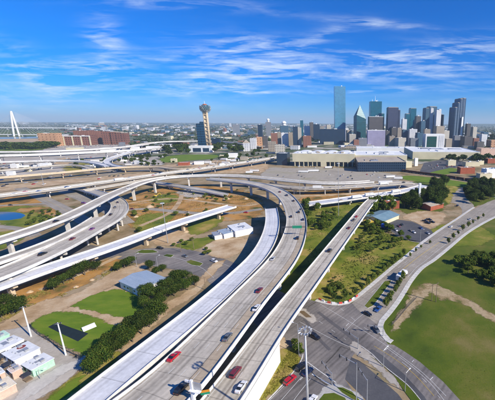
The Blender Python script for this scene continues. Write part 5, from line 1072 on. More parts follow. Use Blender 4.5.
#@@PART3
# ------------------------------------------------------------------ vehicles
def car_proto(kind, pm):
    Lc, Wc = dict(sedan=(4.8, 1.85), suv=(5.0, 1.98), pickup=(5.7, 2.0))[kind]; r = thing(kind, 'car', 'car' if kind != 'pickup' else 'pickup truck')
    def hull(secs, m, name, mi=0):                 # cross sections (x, half width, z low, z high), nose toward +x
        q = MB(); n = 6; base = []
        for x, hw, z0, z1 in secs:
            base.append(len(q.v)); q.v += [(x, -hw * .94, z0), (x, -hw, z0 + (z1 - z0) * .35), (x, -hw * .9, z1), (x, hw * .9, z1), (x, hw, z0 + (z1 - z0) * .35), (x, hw * .94, z0)]
        for a, b in zip(base[:-1], base[1:]):
            for k in range(n): l = (k + 1) % n; q.f.append((a + k, b + k, b + l, a + l)); q.uv.append(None); q.mi.append(0)
        q.f.append(tuple(base[0] + k for k in range(n))); q.uv.append(None); q.mi.append(0); q.f.append(tuple(base[-1] + k for k in range(n))[::-1]); q.uv.append(None); q.mi.append(0)
        return q.build(name, m, r)
    h = Lc / 2; w = Wc / 2
    if kind == 'sedan':
        hull([(-h, w * .86, .32, .82), (-h + .15, w * .96, .25, .95), (-h * .55, w, .22, 1.0), (h * .35, w, .22, .97), (h * .8, w * .97, .22, .84), (h - .1, w * .9, .27, .70), (h, w * .82, .34, .6)], pm, 'body')
        cab = [(-h * .68, w * .80, .98, 1.02), (-h * .40, w * .74, .97, 1.40), (h * .08, w * .74, .97, 1.44), (h * .42, w * .80, .95, .98)]; rf = [(-h * .38, w * .70, 1.40, 1.43), (-.3, w * .72, 1.42, 1.48), (h * .06, w * .70, 1.43, 1.46)]
    elif kind == 'suv':
        hull([(-h, w * .9, .4, 1.1), (-h + .12, w * .97, .3, 1.18), (-h * .5, w, .28, 1.2), (h * .4, w, .28, 1.16), (h * .85, w * .96, .28, 1.04), (h, w * .86, .4, .8)], pm, 'body')
        cab = [(-h * .93, w * .82, 1.16, 1.2), (-h * .82, w * .78, 1.16, 1.72), (h * .1, w * .78, 1.16, 1.74), (h * .42, w * .84, 1.12, 1.16)]; rf = [(-h * .84, w * .76, 1.72, 1.75), (-.4, w * .78, 1.74, 1.81), (h * .08, w * .76, 1.74, 1.78)]
    else:
        hull([(-h, w * .95, .45, 1.1), (-h * .25, w, .35, 1.15), (h * .5, w, .35, 1.15), (h * .9, w * .96, .35, 1.05), (h, w * .88, .45, .85)], pm, 'body')
        cab = [(-h * .2, w * .8, 1.12, 1.16), (-h * .16, w * .78, 1.12, 1.76), (h * .22, w * .78, 1.12, 1.78), (h * .48, w * .84, 1.1, 1.14)]; rf = [(-h * .16, w * .76, 1.76, 1.8), (h * .2, w * .76, 1.77, 1.82)]
        q = MB(); q.box((-h * .6, 0, 1.152), (h * .68, w * 1.7, .02)); q.build('truck_bed', m_dark, r)
    hull(cab, m_glass, 'windows'); hull(rf, pm, 'roof')
    for sx in (-.62, .62):
        for sy in (-1, 1):
            q = MB(); q.cyl((sx * h, sy * (w - .20), .34), (sx * h, sy * (w + .015), .34), .34, n=12); t = q.build('wheel', m_rubber, r); q = MB(); q.cyl((sx * h, sy * (w + .016), .34), (sx * h, sy * (w + .03), .34), .19, n=8); q.build('rim', m_steel, t)
    for sy in (-1, 1):
        q = MB(); q.box((h - .08, sy * w * .62, .58), (.14, .34, .13)); q.build('headlight', m_lamp, r); q = MB(); q.box((-h + .05, sy * w * .66, .72), (.12, .30, .14)); q.build('taillight', m_tail, r)
    return r
CARP = {}
FIRST = {}
def car(kind, colour, p, rz, label, group=None):
    key = (kind, colour)
    if key not in CARP: CARP[key] = car_proto(kind, PAINT[colour])
    src = CARP[key]
    if key not in FIRST:
        FIRST[key] = 1; src.location = p; src.rotation_euler = (0, 0, rz); src['label'] = label
        if group: src['group'] = group
        return src
    o = copy_tree(src, p, rz, None, label)
    if group: o['group'] = group
    elif 'group' in o: del o['group']
    return o
def on_deck(key, u, v, sgn=1):
    f = min(ROADS[key], key=lambda f: (proj(f[0])[0] - u) ** 2 + (proj(f[0])[1] - v) ** 2 if f[0].y > 30 else 1e9)
    p = P(u, v, f[0].z + .8); p.z = f[0].z + .004; return p, math.atan2(f[3].y * sgn, f[3].x * sgn)
def dcar(key, u, v, kind, colour, label, sgn=1, group=None):
    p, a = on_deck(key, u, v, sgn); return car(kind, colour, p, a, label, group)
def gcar(u, v, du, dv, kind, colour, label, group=None):
    p = P(u, v, .6); q = P(u + du, v + dv, .6); p.z = .09; return car(kind, colour, p, math.atan2(q.y - p.y, q.x - p.x), label, group)
dcar('B', 174, 355.5, 'sedan', 'red', 'bright red sedan on the main freeway viaduct', 1)
dcar('B', 182, 387, 'suv', 'black', 'black utility vehicle at the bottom of the main freeway viaduct', 1)
dcar('B', 227.5, 336, 'sedan', 'grey', 'dark grey car on the tan side of the main freeway viaduct', 1)
dcar('B', 256.5, 307, 'sedan', 'white', 'white car on the main freeway viaduct near its right barrier', 1)
dcar('B', 297.5, 237.5, 'suv', 'black', 'black car just before the overhead sign beam', 1)
dcar('B', 291, 216, 'sedan', 'black', 'black car in the middle of the freeway bend', 1); dcar('B', 303, 219, 'sedan', 'navy', 'dark car near the outer barrier of the freeway bend', 1); dcar('B', 298.6, 211.6, 'suv', 'black', 'left dark car of a close pair on the freeway bend', 1); dcar('B', 301.4, 208.6, 'sedan', 'grey', 'right dark car of a close pair on the freeway bend', 1)
dcar('B', 293.4, 200.4, 'sedan', 'black', 'black car near the top of the freeway bend', 1); dcar('B', 286.6, 195, 'suv', 'navy', 'dark car entering the top of the freeway bend', 1); dcar('B', 279.6, 191.6, 'sedan', 'maroon', 'maroon car at the crown of the freeway loop', 1); dcar('B', 273, 258, 'sedan', 'silver', 'silver car on the left lanes below the freeway bend', 1); dcar('B', 259.4, 289.4, 'sedan', 'maroon', 'small maroon car beside the dark deck seam', 1)
dcar('C', 235.5, 371.5, 'suv', 'maroon', 'maroon roofed car with white sides low on the straight ramp', 1); dcar('C', 329.6, 250, 'suv', 'black', 'black car halfway up the straight ramp', 1); dcar('C', 349, 227.4, 'sedan', 'maroon', 'maroon car high on the straight ramp', 1); dcar('C', 353.6, 219.6, 'pickup', 'grey', 'grey pickup near the far end of the straight ramp', 1); dcar('C', 356.4, 216, 'sedan', 'red', 'red car near the far end of the straight ramp', 1); dcar('C', 241, 386, 'sedan', 'white', 'white car at the foot of the straight ramp', 1)
dcar('G', 42.6, 253.4, 'suv', 'black', 'black car on the left of the broad middle deck', 1); dcar('G', 92, 228.4, 'sedan', 'purple', 'purple car on the broad middle deck', 1); dcar('G', 110.6, 214, 'sedan', 'black', 'first black car on the curl of the middle deck', 1); dcar('G', 115, 207, 'suv', 'grey', 'second dark car on the curl of the middle deck', 1); dcar('G', 117.4, 202, 'sedan', 'navy', 'third dark car on the curl of the middle deck', 1); dcar('G', 72.4, 238.2, 'sedan', 'maroon', 'small maroon car left of the purple car', 1)
dcar('E', 56, 220.6, 'sedan', 'black', 'black car on the highest slim flyover', 1); dcar('E', 128, 188, 'sedan', 'white', 'white car on the highest slim flyover', -1)
gcar(315, 336.6, 6, 3.2, 'suv', 'black', 'black car crossing the junction below the straight ramp'); gcar(301.6, 366.6, 7, -6, 'suv', 'black', 'black vehicle waiting in the left lane at the stop line'); gcar(308, 371.6, 7, -6, 'sedan', 'navy', 'dark blue car waiting in the right lane at the stop line')
gcar(290, 380, 7, -6, 'suv', 'red', 'red utility vehicle queuing beside the dry verge'); gcar(367.6, 313.6, 6, 3, 'sedan', 'black', 'black car turning by the grass median'); gcar(378.2, 309, -7, 7, 'sedan', 'blue', 'blue car beside the young street trees'); gcar(376.6, 329.5, 3, 4, 'sedan', 'grey', 'dark grey car near the bend of the right sidewalk')
gcar(311, 402, 5, -7, 'pickup', 'white', 'white pickup at the bottom edge by the paved island')
gcar(160, 248.2, 8, 1, 'suv', 'black', 'black car on the crossing street under the unfinished ramp'); gcar(185, 256, 8, 3, 'sedan', 'grey', 'grey car in the middle of the crossing street'); gcar(214.4, 261, 8, 3, 'suv', 'white', 'white car on the crossing street near the dirt lot'); gcar(92, 258, 8, 0, 'sedan', 'navy', 'dark car on the street beneath the unfinished ramp')
for i, (u, v, c, lb) in enumerate([(83, 191.2, 'maroon', 'maroon car on the wide service road, farthest of its group'), (90.4, 193.6, 'black', 'black car on the wide service road'), (97.6, 194.4, 'navy', 'navy car on the wide service road beside the slim flyover'), (83.6, 203, 'purple', 'purple van on the wide service road nearest the slim flyover'), (67, 199, 'red', 'red car at the left of the wide service road'), (10.4, 205, 'black', 'black car on the thin road above the pond'), (132, 208.8, 'maroon', 'maroon car on the pale road below the loop'), (246, 212.4, 'red', 'red car near the tip of the unfinished ramp'), (187, 212.4, 'tan', 'tan digger truck on the pale road below the loop')]): gcar(u, v, 6, .4, 'sedan' if i != 3 else 'suv', c, lb)
for i, (u, v, c) in enumerate([(399, 226, 'maroon'), (402, 224.6, 'black'), (396, 230, 'white'), (411, 230.5, 'yellow' if False else 'tan'), (414, 232, 'white'), (428, 233, 'silver'), (421, 228, 'blue')]): gcar(u, v, 4, 3, 'sedan', c, '%s %s car on the dark lot by the teal roofed store' % (ORD[i], c), 'cars on the store lot')
for i, (u, v) in enumerate([(425, 221), (429, 219.5), (432, 222), (427.5, 223)]): gcar(u, v, 5, 1, 'pickup', 'black', ORD[i] + ' black pickup parked on the bare dirt behind the dark lot', 'black pickups on the dirt')
gcar(451, 243.5 - 17, 6, -4, 'sedan', 'white', 'white car on the far avenue'); gcar(457.6, 205.6, 5, -3, 'suv', 'navy', 'dark blue van at the top junction of the avenue'); gcar(470, 219, -6, 4, 'sedan', 'silver', 'silver car on the far avenue near the top')
# box truck on the avenue
def box_truck(name, label, cat, p, rz, Lb, colour=m_white, cab=True, group=None, wheels=True):
    r = thing(name, label, cat, p, rz, group); q = MB(); q.box((-1.2, 0, 1.0), (Lb, 2.5, 2.9)); q.build('cargo_box', colour, r); q = MB(); q.box((-.6, 0, .6), (Lb + 1.6, 1.0, .38)); q.build('chassis', m_dark, r)
    if cab:
        q = MB(); x = Lb / 2 - 1.2 + 1.35; q.box((x, 0, .55), (2.2, 2.3, 1.9), taper=.9); c = q.build('cab', PAINT['white'], r); q = MB(); q.box((x + .95, 0, 1.5), (.35, 1.95, .75)); q.build('windscreen', m_glass, c)
        for s in (-1, 1): q = MB(); q.box((x + 1.08, s * .85, .8), (.12, .3, .2)); q.build('headlight', m_lamp, c)
    if wheels:
        for x in (-Lb / 2 - .2, -Lb / 2 + 1.0, Lb / 2 - .4):
            for s in (-1, 1): q = MB(); q.cyl((x, s * .95, .5), (x, s * 1.27, .5), .5, n=12); q.build('wheel', m_rubber, r)
    return r
a = P(392.6, 283.5); b = P(407.5, 269.5); box_truck('box_truck', 'white box truck driving along the tree lined avenue', 'truck', (P(402, 275.5, 1.5).x, P(402, 275.5, 1.5).y, .09), math.atan2(b.y - a.y, b.x - a.x), 9.5)
a = P(381, 226); b = P(394, 229); box_truck('covered_trailer', 'trailer under a bright blue tarpaulin beside the teal roofed store', 'trailer', (P(387, 228, 1).x, P(387, 228, 1).y, .06), math.atan2(b.y - a.y, b.x - a.x), 8.5, m_tarp, False)
for i, (key, u, v, lb) in enumerate([('F', 357, 197.6, 'white semi trailer on the low pale viaduct, left one'), ('F', 370, 195.4, 'white semi trailer on the low pale viaduct, middle one'), ('F', 396, 192, 'white semi trailer near the right end of the low pale viaduct'), ('D', 384, 184.2, 'white trailer parked on the low wide viaduct beside the grass'), ('D', 318, 188, 'white trailer on the left part of the low wide viaduct'), ('I', 222, 165, 'white truck on the long cross-town viaduct'), ('I', 120, 180, 'white truck on the left part of the cross-town viaduct')]):
    p, a = on_deck(key, u, v); box_truck('semi_trailer', lb, 'truck', p, a, 11)
for i, (u, v, ln) in enumerate([(304, 172, 18), (314, 171, 20), (329, 167.6, 14), (255, 171, 16), (383, 168, 14), (391, 177, 16), (399, 178.5, 14), (386, 182.4, 22), (250, 172.5, 12), (405, 193, 12)]):
    p = P(u, v, 1.5); p.z = .1; box_truck('parked_trailer', 'white trailer parked in the gravel rail yard', 'trailer', p, .15 * (i % 3), ln, m_white, False, 'white trailers in the rail yard')
# parked and moving cars too far off to show their parts
FARCAR = {}
def farcar(c, p, rz, label, group):
    if c not in FARCAR:
        q = MB(); q.box((0, 0, .25), (4.7, 1.85, .8), mi=0); q.box((-.25, 0, 1.05), (2.6, 1.6, .48), taper=.8, mi=1); q.box((-.25, 0, 1.53), (2.0, 1.25, .03), mi=0); o = q.build('parked_car', [PAINT[c], m_glass]); FARCAR[c] = o
    else: o = FARCAR[c].copy(); COL.objects.link(o)
    tag(o, c + ' ' + label, 'car', c + ' ' + group); o.location = p; o.rotation_euler = (0, 0, rz)
PC = ['white', 'white', 'silver', 'silver', 'grey', 'black', 'red', 'blue', 'navy', 'tan', 'white']
rd = random.Random(5)
def lot(poly, n, rz, label, group, sx=3.2, sy=7):
    W_ = [P(u, v) for u, v in poly]; c0 = sum(W_, Vector()) / len(W_); cand = []
    for i in range(-80, 80):
        for j in range(-60, 60):
            x, y = i * sx, j * sy; q = Vector((c0.x + x * math.cos(rz) - y * math.sin(rz), c0.y + x * math.sin(rz) + y * math.cos(rz), .08))
            if inside(q, W_): cand.append(q)
    rd.shuffle(cand)
    for q in cand[:n]: farcar(rd.choice(PC), q, rz + math.pi / 2, label, group)
lot([(62, 146), (130, 144.6), (158, 147), (128, 149), (66, 150.6)], 70, .1, 'car in the huge hazy parking lot below the brick blocks', 'cars below the brick blocks', 9, 20)
lot([(60, 158), (96, 157), (100, 160.6), (64, 161)], 14, .1, 'car parked under the white viaducts', 'cars under the white viaducts', 6, 12)
lot([(130, 152), (160, 150), (166, 153), (134, 157.6)], 26, .3, 'car in the lot left of the green lawn', 'cars left of the lawn', 5, 12)
lot([(0, 163), (50, 160), (50, 166), (0, 170)], 40, .1, 'car in the yards at the far left', 'cars in the left yards', 6, 14)
lot([(426, 170), (430, 163), (462, 162), (470, 166), (446, 168)], 24, .2, 'car in the dark lot below the white roofs', 'cars in the dark lot', 4, 12)
lot([(270, 171), (380, 171), (396, 176), (376, 180), (280, 178)], 22, .1, 'car in the wide gravel yard', 'cars in the gravel yard', 6, 14)
lot([(292, 166.6), (350, 164.6), (372, 168.4), (310, 169)], 18, .0, 'car parked at the foot of the convention hall', 'cars by the convention hall', 4, 9)
for i in range(26):
    k = rd.choice([f for f in ROADS['I'] if 0 < proj(f[0])[0] < 280]); s = rd.choice([-1, 1]) * rd.choice([3, 7]); p = k[0] + k[2] * s; farcar(rd.choice(PC), p, math.atan2(k[3].y, k[3].x), 'car on the long cross-town viaduct', 'traffic on the cross-town viaduct')
for i in range(12):
    k = rd.choice([f for f in ROADS['F'] + ROADS['D'] if 300 < proj(f[0])[0] < 410]); p = k[0] + k[2] * rd.choice([-4, 4]); farcar(rd.choice(PC), p, math.atan2(k[3].y, k[3].x), 'car on the pale viaducts at centre right', 'traffic on the pale viaducts')
lot([(0, 176), (60, 172), (120, 170), (126, 176), (60, 184), (0, 188)], 34, .1, 'car on the ground roads beside the tan viaduct', 'cars beside the tan viaduct', 7, 13)
lot([(186, 164), (262, 157), (274, 160), (200, 168)], 44, .12, 'car in the sidings lot above the cross-town viaduct', 'cars above the cross-town viaduct', 4, 9)
lot([(60, 187), (84, 186), (104, 196), (96, 200)], 8, .7, 'car in the grey lot left of the slim flyover', 'cars left of the slim flyover', 4, 8)
CONT = None
for i in range(46):
    reg = rd.choice([[(66, 146), (160, 146), (150, 156), (66, 156)], [(0, 164), (110, 158), (118, 172), (0, 176)], [(120, 158), (160, 152), (166, 162), (126, 168)], [(186, 163), (262, 157), (262, 162), (200, 167)]]); W_ = [P(u, v) for u, v in reg]
    for _ in range(60):
        q = Vector((rd.uniform(min(p.x for p in W_), max(p.x for p in W_)), rd.uniform(min(p.y for p in W_), max(p.y for p in W_)), .12))
        if inside(q, W_): break
    else: continue
    if CONT is None:
        m = MB(); m.box((0, 0, .9), (12, 2.6, 2.8)); r = thing('storage_container', 'white storage container among the far lots and ramps', 'container', q, .1, 'white containers among the far lots'); m.build('container_box', m_white, r)
        for x in (-4.4, 4.4): m = MB(); m.box((x, 0, 0), (1.6, 2.2, .89)); m.build('wheel_set', m_dark, r)
        CONT = r
    else: copy_tree(CONT, q, rd.uniform(-.4, .6), rd.uniform(.8, 1.5))
for i, (u, v, sz) in enumerate([(150, 207, 4), (196, 199, 3.4), (226, 199, 4.2), (212, 214, 2.4), (136, 217, 2.6), (246, 199, 3), (186, 232, 2.4), (76, 287, 1.6), (92, 280, 1.4), (30, 292, 1.8), (318, 193, 3.2), (352, 191, 3)]):
    q = MB(); nn_ = 12; rr = random.Random(i); pr = [(1.0, 0), (.72, .35), (.4, .62), (.12, .75)]; base_ = []
    for r0, z0 in pr: base_.append(len(q.v)); q.v += [((math.cos(k / nn_ * 6.283)) * r0 * sz * rr.uniform(.8, 1.25), math.sin(k / nn_ * 6.283) * r0 * sz * rr.uniform(.7, 1.1), z0 * sz * .8 * rr.uniform(.85, 1.1) - .05) for k in range(nn_)]
    for a, b in zip(base_[:-1], base_[1:]):
        for k in range(nn_): l = (k + 1) % nn_; q.f.append((a + k, a + l, b + l, b + k)); q.uv.append(None); q.mi.append(0)
    q.f.append(tuple(base_[-1] + k for k in range(nn_))); q.uv.append(None); q.mi.append(0)
    o = q.build('soil_pile', m_dirt, None, True); o.location = P(u, v); tag(o, ORD[i] + ' tan heap of soil on the open construction ground', 'soil heap', 'soil heaps')
p = P(156, 197); r = thing('excavator', 'yellow excavator working on the orange ground under the slim flyover', 'excavator', (p.x, p.y, .05), .6)
for s_ in (-1, 1): m = MB(); m.box((0, s_ * 1.3, 0), (4.4, .7, 1.0), taper=.9); m.build('track', m_dark, r)
m = MB(); m.box((-.6, 0, 1.05), (3.6, 2.7, 1.5), taper=.92); m.build('body', m_yellow, r); m = MB(); m.box((.7, .8, 1.1), (1.5, 1.0, 2.1)); m.build('cab', m_glass, r); m = MB(); m.cyl((1.2, -.2, 2.0), (4.2, -.2, 4.8), .32, .25, n=6); b_ = m.build('boom', m_yellow, r); m = MB(); m.cyl((4.2, -.2, 4.8), (6.0, -.2, 1.8), .25, .2, n=6); m.build('arm', m_yellow, b_); m = MB(); m.box((6.1, -.2, .6), (1.1, 1.2, 1.1), taper=.7); m.build('bucket', m_dark, b_)
# train in the cutting
ln = frames(cr_path([(P(u, v, 0), 1) for u, v in [(388, 168.6), (404, 171.4), (420, 173.6), (440, 176.2), (462, 179.6), (486, 184), (510, 189)]], 5)); tag(strip(ln, lambda f: -8, lambda f: 8, .13).build('railway_bed', m_rail), kind='structure')
for o_ in (-5, 5):
    for k in (-.75, .75): tag(sweep(ln, lambda f: [(o_ + k - .08, .13), (o_ + k + .08, .13), (o_ + k + .08, .32), (o_ + k - .08, .32)]).build('rail', m_steel), kind='structure')
m_rust = mat('rusty_freight_paint', [(.06, .03, .025), (.13, .06, .04)], .2, .8, bscale=1); s = 8.0; i = 0
while s < ln[-1][4] - 12:
    f = min(ln, key=lambda q: abs(q[4] - s)); q = MB(); r = thing('freight_wagon', 'rusty brown freight wagon in the long train', 'wagon', (f[0].x + f[2].x * 5, f[0].y + f[2].y * 5, .32), math.atan2(f[3].y, f[3].x), 'wagons of the freight train')
    q.box((0, 0, 1.0), (14, 2.9, 3.2)); q.build('wagon_body', m_rust, r)
    for x in (-5, 5): q = MB(); q.box((x, 0, 0), (2.4, 2.0, .99)); q.build('bogie', m_dark, r)
    s += 15.5; i += 1

# ------------------------------------------------------------------ masts, poles, signs
def height_for(base, top):
    b = P(*base); h = 1
    while h < 70 and proj((b.x, b.y, h))[1] > top[1]: h += .25
    return b, h
q = P(305, 329.5, 44); r = thing('high_mast_light', 'tall steel mast with a crown of floodlights over the junction', 'light mast', (q.x, q.y, 0))
m = MB(); m.cyl((0, 0, 0), (0, 0, 43.6), .45, .2, n=12); m.build('pole', m_steel, r, True); m = MB(); m.cyl((0, 0, 0), (0, 0, .5), 1.0, n=12); m.build('base', m_pier, r)
m = MB()
for k in range(24):
    a, b = k / 24 * 6.283, (k + 1) / 24 * 6.283; m.cyl((math.cos(a) * 1.15, math.sin(a) * 1.15, 43.7), (math.cos(b) * 1.15, math.sin(b) * 1.15, 43.7), .07, n=5, caps=False)
for k in range(4): a = k * 1.571; m.cyl((0, 0, 43.6), (math.cos(a) * 1.15, math.sin(a) * 1.15, 43.7), .05, n=5)
m.cyl((0, 0, 43.3), (0, 0, 44.1), .35, n=10); ring = m.build('lamp_ring', m_steel, r)
for k in range(12):
    a = k / 12 * 6.283; m = MB(); c, s = math.cos(a), math.sin(a); m.cyl((c * 1.1, s * 1.1, 43.72), (c * 1.62, s * 1.62, 43.62), .16, .24, n=8); lo = m.build('floodlight', m_steel, ring)
def mast(base, top, label, rad=.28, tilt=None):
    b, h = height_for(base, top); r = thing('high_mast_light', label, 'light mast', (b.x, b.y, 0)); m = MB(); m.cyl((0, 0, 0), (0, 0, h), rad, rad * .5, n=8); m.build('pole', m_steel, r)
    m = MB(); m.cyl((0, 0, h - .4), (0, 0, h), 1.1, n=12); hd = m.build('lamp_ring', m_steel, r)
    for k in range(6): a = k * 1.047; m = MB(); m.box((math.cos(a) * 1.2, math.sin(a) * 1.2, h - .7), (.5, .5, .4), a); m.build('floodlight', m_steel_w, hd)
mast((168, 243), (164.4, 203), 'thin light mast rising in front of the unfinished ramp'); mast((338.6, 216), (338.6, 163), 'thin light mast standing in the green hollow beyond the loop'); mast((300, 196), (299, 166), 'thin light mast behind the freeway loop'); mast((378.2, 203), (376, 177), 'thin light mast beside the brick houses'); mast((44, 186), (42, 160), 'thin light mast between the tan and cross-town viaducts')
for base, top, lb in (((31.2, 336.5), (23, 307), 'white field light pole beside the oaks at the left edge'), ((66, 355.2), (57.5, 323), 'white field light pole rising over the dark court')):
    b, h = height_for(base, top); r = thing('field_light', lb, 'light pole', (b.x, b.y, 0)); m = MB(); m.cyl((0, 0, 0), (0, 0, h), .30, .18, n=10); m.build('pole', m_steel_w, r); m = MB(); m.box((0, 0, h - .5), (2.2, .15, .15), .5); cb = m.build('crossarm', m_steel, r)
    for k in (-.8, 0, .8): m = MB(); m.box((k * math.cos(.5), k * math.sin(.5), h - .45), (.35, .35, .35)); m.build('floodlight', m_dark, cb)
def street_lamp(base, top, label, arm=(1, 0), m_=m_steel, group=None):
    b, h = height_for(base, top); r = thing('street_lamp', label, 'street lamp', (b.x, b.y, 0), math.atan2(arm[1], arm[0]), group); m = MB(); m.cyl((0, 0, 0), (0, 0, h), .14, .08, n=8); m.build('pole', m_, r); m = MB(); m.cyl((0, 0, h - .1), (2.0, 0, h + .3), .06, .05, n=6); a = m.build('arm', m_, r); m = MB(); m.box((2.2, 0, h + .22), (.8, .35, .16), taper=.8); m.build('lamp_head', m_steel_w, a)
for base, top, lb, arm in [((299, 355), (297.4, 324), 'street lamp on the verge left of the tall mast', (-1, .3)), ((420, 244.6), (419, 229.5), 'street lamp at the corner of the dark lot', (1, -.4)), ((383.4, 367), (384, 350), 'street lamp at the near curb of the bending street', (.6, .6)), ((405, 391.4), (404.4, 373), 'street lamp at the bottom of the bending street', (.6, .6)), ((137, 266.8), (136.2, 255), 'street lamp above the metal barn', (.3, 1)), ((158, 268.2), (157.4, 257), 'street lamp right of the metal barn', (.3, 1)), ((40.5, 379), (39, 370), 'short pale lamp post among the trailers', (1, .2)), ((495, 212), (494.4, 198), 'street lamp at the top of the avenue', (-.6, .5)), ((462, 214), (461.6, 203), 'street lamp at the top junction', (.4, -.6))]: street_lamp(base, top, lb, arm)
def signal(base, top, label, arm, L_=9):
    b, h = height_for(base, top); r = thing('traffic_signal', label, 'traffic signal', (b.x, b.y, .1), math.atan2(arm[1], arm[0])); m = MB(); m.cyl((0, 0, 0), (0, 0, h), .16, .11, n=8); m.build('pole', m_steel, r); m = MB(); m.cyl((0, 0, h - .6), (L_, 0, h - .1), .15, .10, n=6); a = m.build('mast_arm', m_steel, r)
    for x in (L_ * .55, L_ * .95): m = MB(); m.box((x, 0, h - 1.1), (.35, .35, 1.1)); m.build('signal_head', m_dark, a)
signal((358, 349), (358, 338), 'traffic signal on the paved island in the middle of the junction', (-.7, .7)); signal((356.4, 402), (355, 363), 'traffic signal pole between the dark slip road and the crescent', (-.8, .5), 7); signal((383, 336), (382.4, 326), 'traffic signal at the bend of the right sidewalk', (-.9, .1), 7); signal((332, 385), (331.4, 373), 'traffic signal beside the end of the crosswalk', (-.6, .8), 7); signal((367, 402), (366, 380), 'traffic signal pole right of the slip road pole', (-.5, .9), 6)
def wood_pole(base, top, label):
    b, h = height_for(base, top); r = thing('utility_pole', label, 'utility pole', (b.x, b.y, 0), .6); m = MB(); m.cyl((0, 0, 0), (0, 0, h), .17, .11, n=8); m.build('pole', m_wood, r); m = MB(); m.box((0, 0, h - .8), (2.4, .12, .14)); ca = m.build('crossarm', m_wood, r)
    for x in (-1, 1): m = MB(); m.cyl((x, 0, h - .66), (x, 0, h - .4), .06, n=6); m.build('insulator', m_steel, ca)
wood_pole((205.6, 290), (203.4, 276.4), 'wooden utility pole on the dirt track beside the pale ramp'); wood_pole((435.8, 302), (434.8, 282.4), 'wooden utility pole on the bare earth of the right hand field'); wood_pole((431.6, 301), (430.8, 284), 'second wooden pole close left of the field utility pole')
wood_pole((181, 252), (180.4, 242), 'wooden pole on the verge above the crossing street'); wood_pole((194, 249), (193.6, 239), 'wooden pole at the left corner of the dirt lot')
# sign gantry over the bend
f = min(ROADS['B'], key=lambda f: abs(proj(f[0])[1] - 236) + (0 if proj(f[0])[0] > 285 else 99)); rz = math.atan2(f[2].y, f[2].x); hw = f[1] / 2 + .6
r = thing('sign_gantry', 'overhead beam with a green sign spanning the freeway bend', 'sign gantry', (f[0].x, f[0].y, f[0].z), rz)
for s in (-1, 1): m = MB(); m.cyl((s * hw, 0, -1.5), (s * hw, 0, 6.8), .22, n=8); m.build('post', m_dark, r)
m = MB(); m.box((0, 0, 6.2), (hw * 2, .5, .22)); m.box((0, 0, 6.9), (hw * 2, .5, .18)); m.build('beam', m_dark, r); m = MB(); m.box((2.2, -.45, 5.6), (6.4, .14, 2.3)); sp = m.build('sign_panel', m_green_sign, r); m = MB(); m.box((2.2, -.53, 7.6), (5.9, .02, .1)); m.box((2.2, -.53, 5.8), (5.9, .02, .1)); m.build('sign_border', m_paint, sp)
# near sign column on the freeway edge
p, a = on_deck('B', 193.5, 398); r = thing('sign_structure', 'thick white sign column with a pale panel beside the freeway at the bottom', 'sign', (p.x, p.y, 13.0), a - math.pi / 2)
m = MB(); m.box((0, 0, 0), (.8, .8, 7.4), taper=.8); m.build('post', m_steel_w, r); m = MB(); m.box((1.3, .1, 4.6), (3.4, .25, 2.2)); m.build('sign_panel', m_steel, r); m = MB(); m.box((1.3, -.5, 4.4), (3.6, .9, .12)); m.build('catwalk', m_steel_w, r); m = MB(); m.box((-.9, 0, 6.5), (2.2, .4, .6)); m.build('arm', m_steel_w, r)
p, a = on_deck('C', 211, 397); f = min(frC, key=lambda g: (g[0] - p).length); b_ = f[0] - f[2] * (f[1] / 2 - .2); r = thing('small_sign', 'small orange and green panel sign at the left barrier of the straight ramp', 'sign', (b_.x, b_.y, f[0].z), a - math.pi / 2 + .5)
m = MB(); m.cyl((-.9, 0, 0), (-.9, 0, 2.6), .08, n=6); m.build('post', m_steel, r); m = MB(); m.cyl((.9, 0, 0), (.9, 0, 2.6), .08, n=6); m.build('post', m_steel, r)
m = MB(); m.box((0, -.1, 1.9), (2.6, .1, .8)); m.build('sign_panel', mat('orange_sign', [(.55, .22, .02)], rough=.5), r); m = MB(); m.box((0, -.1, 1.1), (2.6, .1, .79)); m.build('sign_panel', m_green_sign, r)
# water filled barriers round the corner
fr_ = frames(cr_path([(P(u, v, 0), 1) for u, v in [(320, 298.4), (328, 301.6), (338, 302.6), (347, 301), (355, 296)]], 1)); k = 0; s = 1
while s < fr_[-1][4]:
    f = min(fr_, key=lambda q: abs(q[4] - s)); m = MB(); m.box((0, 0, 0), (1.7, .5, .35)); m.box((0, 0, .35), (1.7, .3, .55)); red = k % 2 == 0
    o = m.build('road_barrier', m_redplastic if red else m_whiteplastic); tag(o, '%s plastic barrier on the curved corner sidewalk' % ('red' if red else 'white'), 'barrier', '%s barriers on the corner' % ('red' if red else 'white')); o.location = (f[0].x + f[2].x * 1.2, f[0].y + f[2].y * 1.2, .17); o.rotation_euler = (0, 0, math.atan2(f[3].y, f[3].x)); s += 2.6; k += 1
def fence(name, label, pts, h, sp, m_, rails=2):
    fr = frames(cr_path([(P(u, v, 0), 1) for u, v in pts], 1)); r = thing(name, label, 'fence'); s = 0
    while s < fr[-1][4]: f = min(fr, key=lambda q: abs(q[4] - s)); m = MB(); m.cyl((f[0].x, f[0].y, 0), (f[0].x, f[0].y, h), .06, n=5); m.build('post', m_, r); s += sp
    for k in range(rails): z = h * (k + 1) / rails - .05; sweep(fr, lambda f: [(-.04, z), (.04, z), (.04, z + .08), (-.04, z + .08)]).build('rail', m_, r)
fence('wire_fence', 'low grey wire fence around the lower side of the ball field', [(30, 327), (37, 334), (50, 342), (62, 349), (74, 355), (84, 359)], 2.0, 3, m_dark, 4)
fence('pipe_rail', 'dark pipe rail leaning along the bare strip beside the right sidewalk', [(391.6, 326), (398, 319), (405, 310.6), (411, 304), (417, 298)], 1.1, 2.4, m_dark, 3)
fence('wire_fence', 'thin fence along the dirt track left of the avenue lot', [(385, 228), (396, 236), (408, 240.6), (420, 243.6)], 1.6, 3, m_steel, 2)
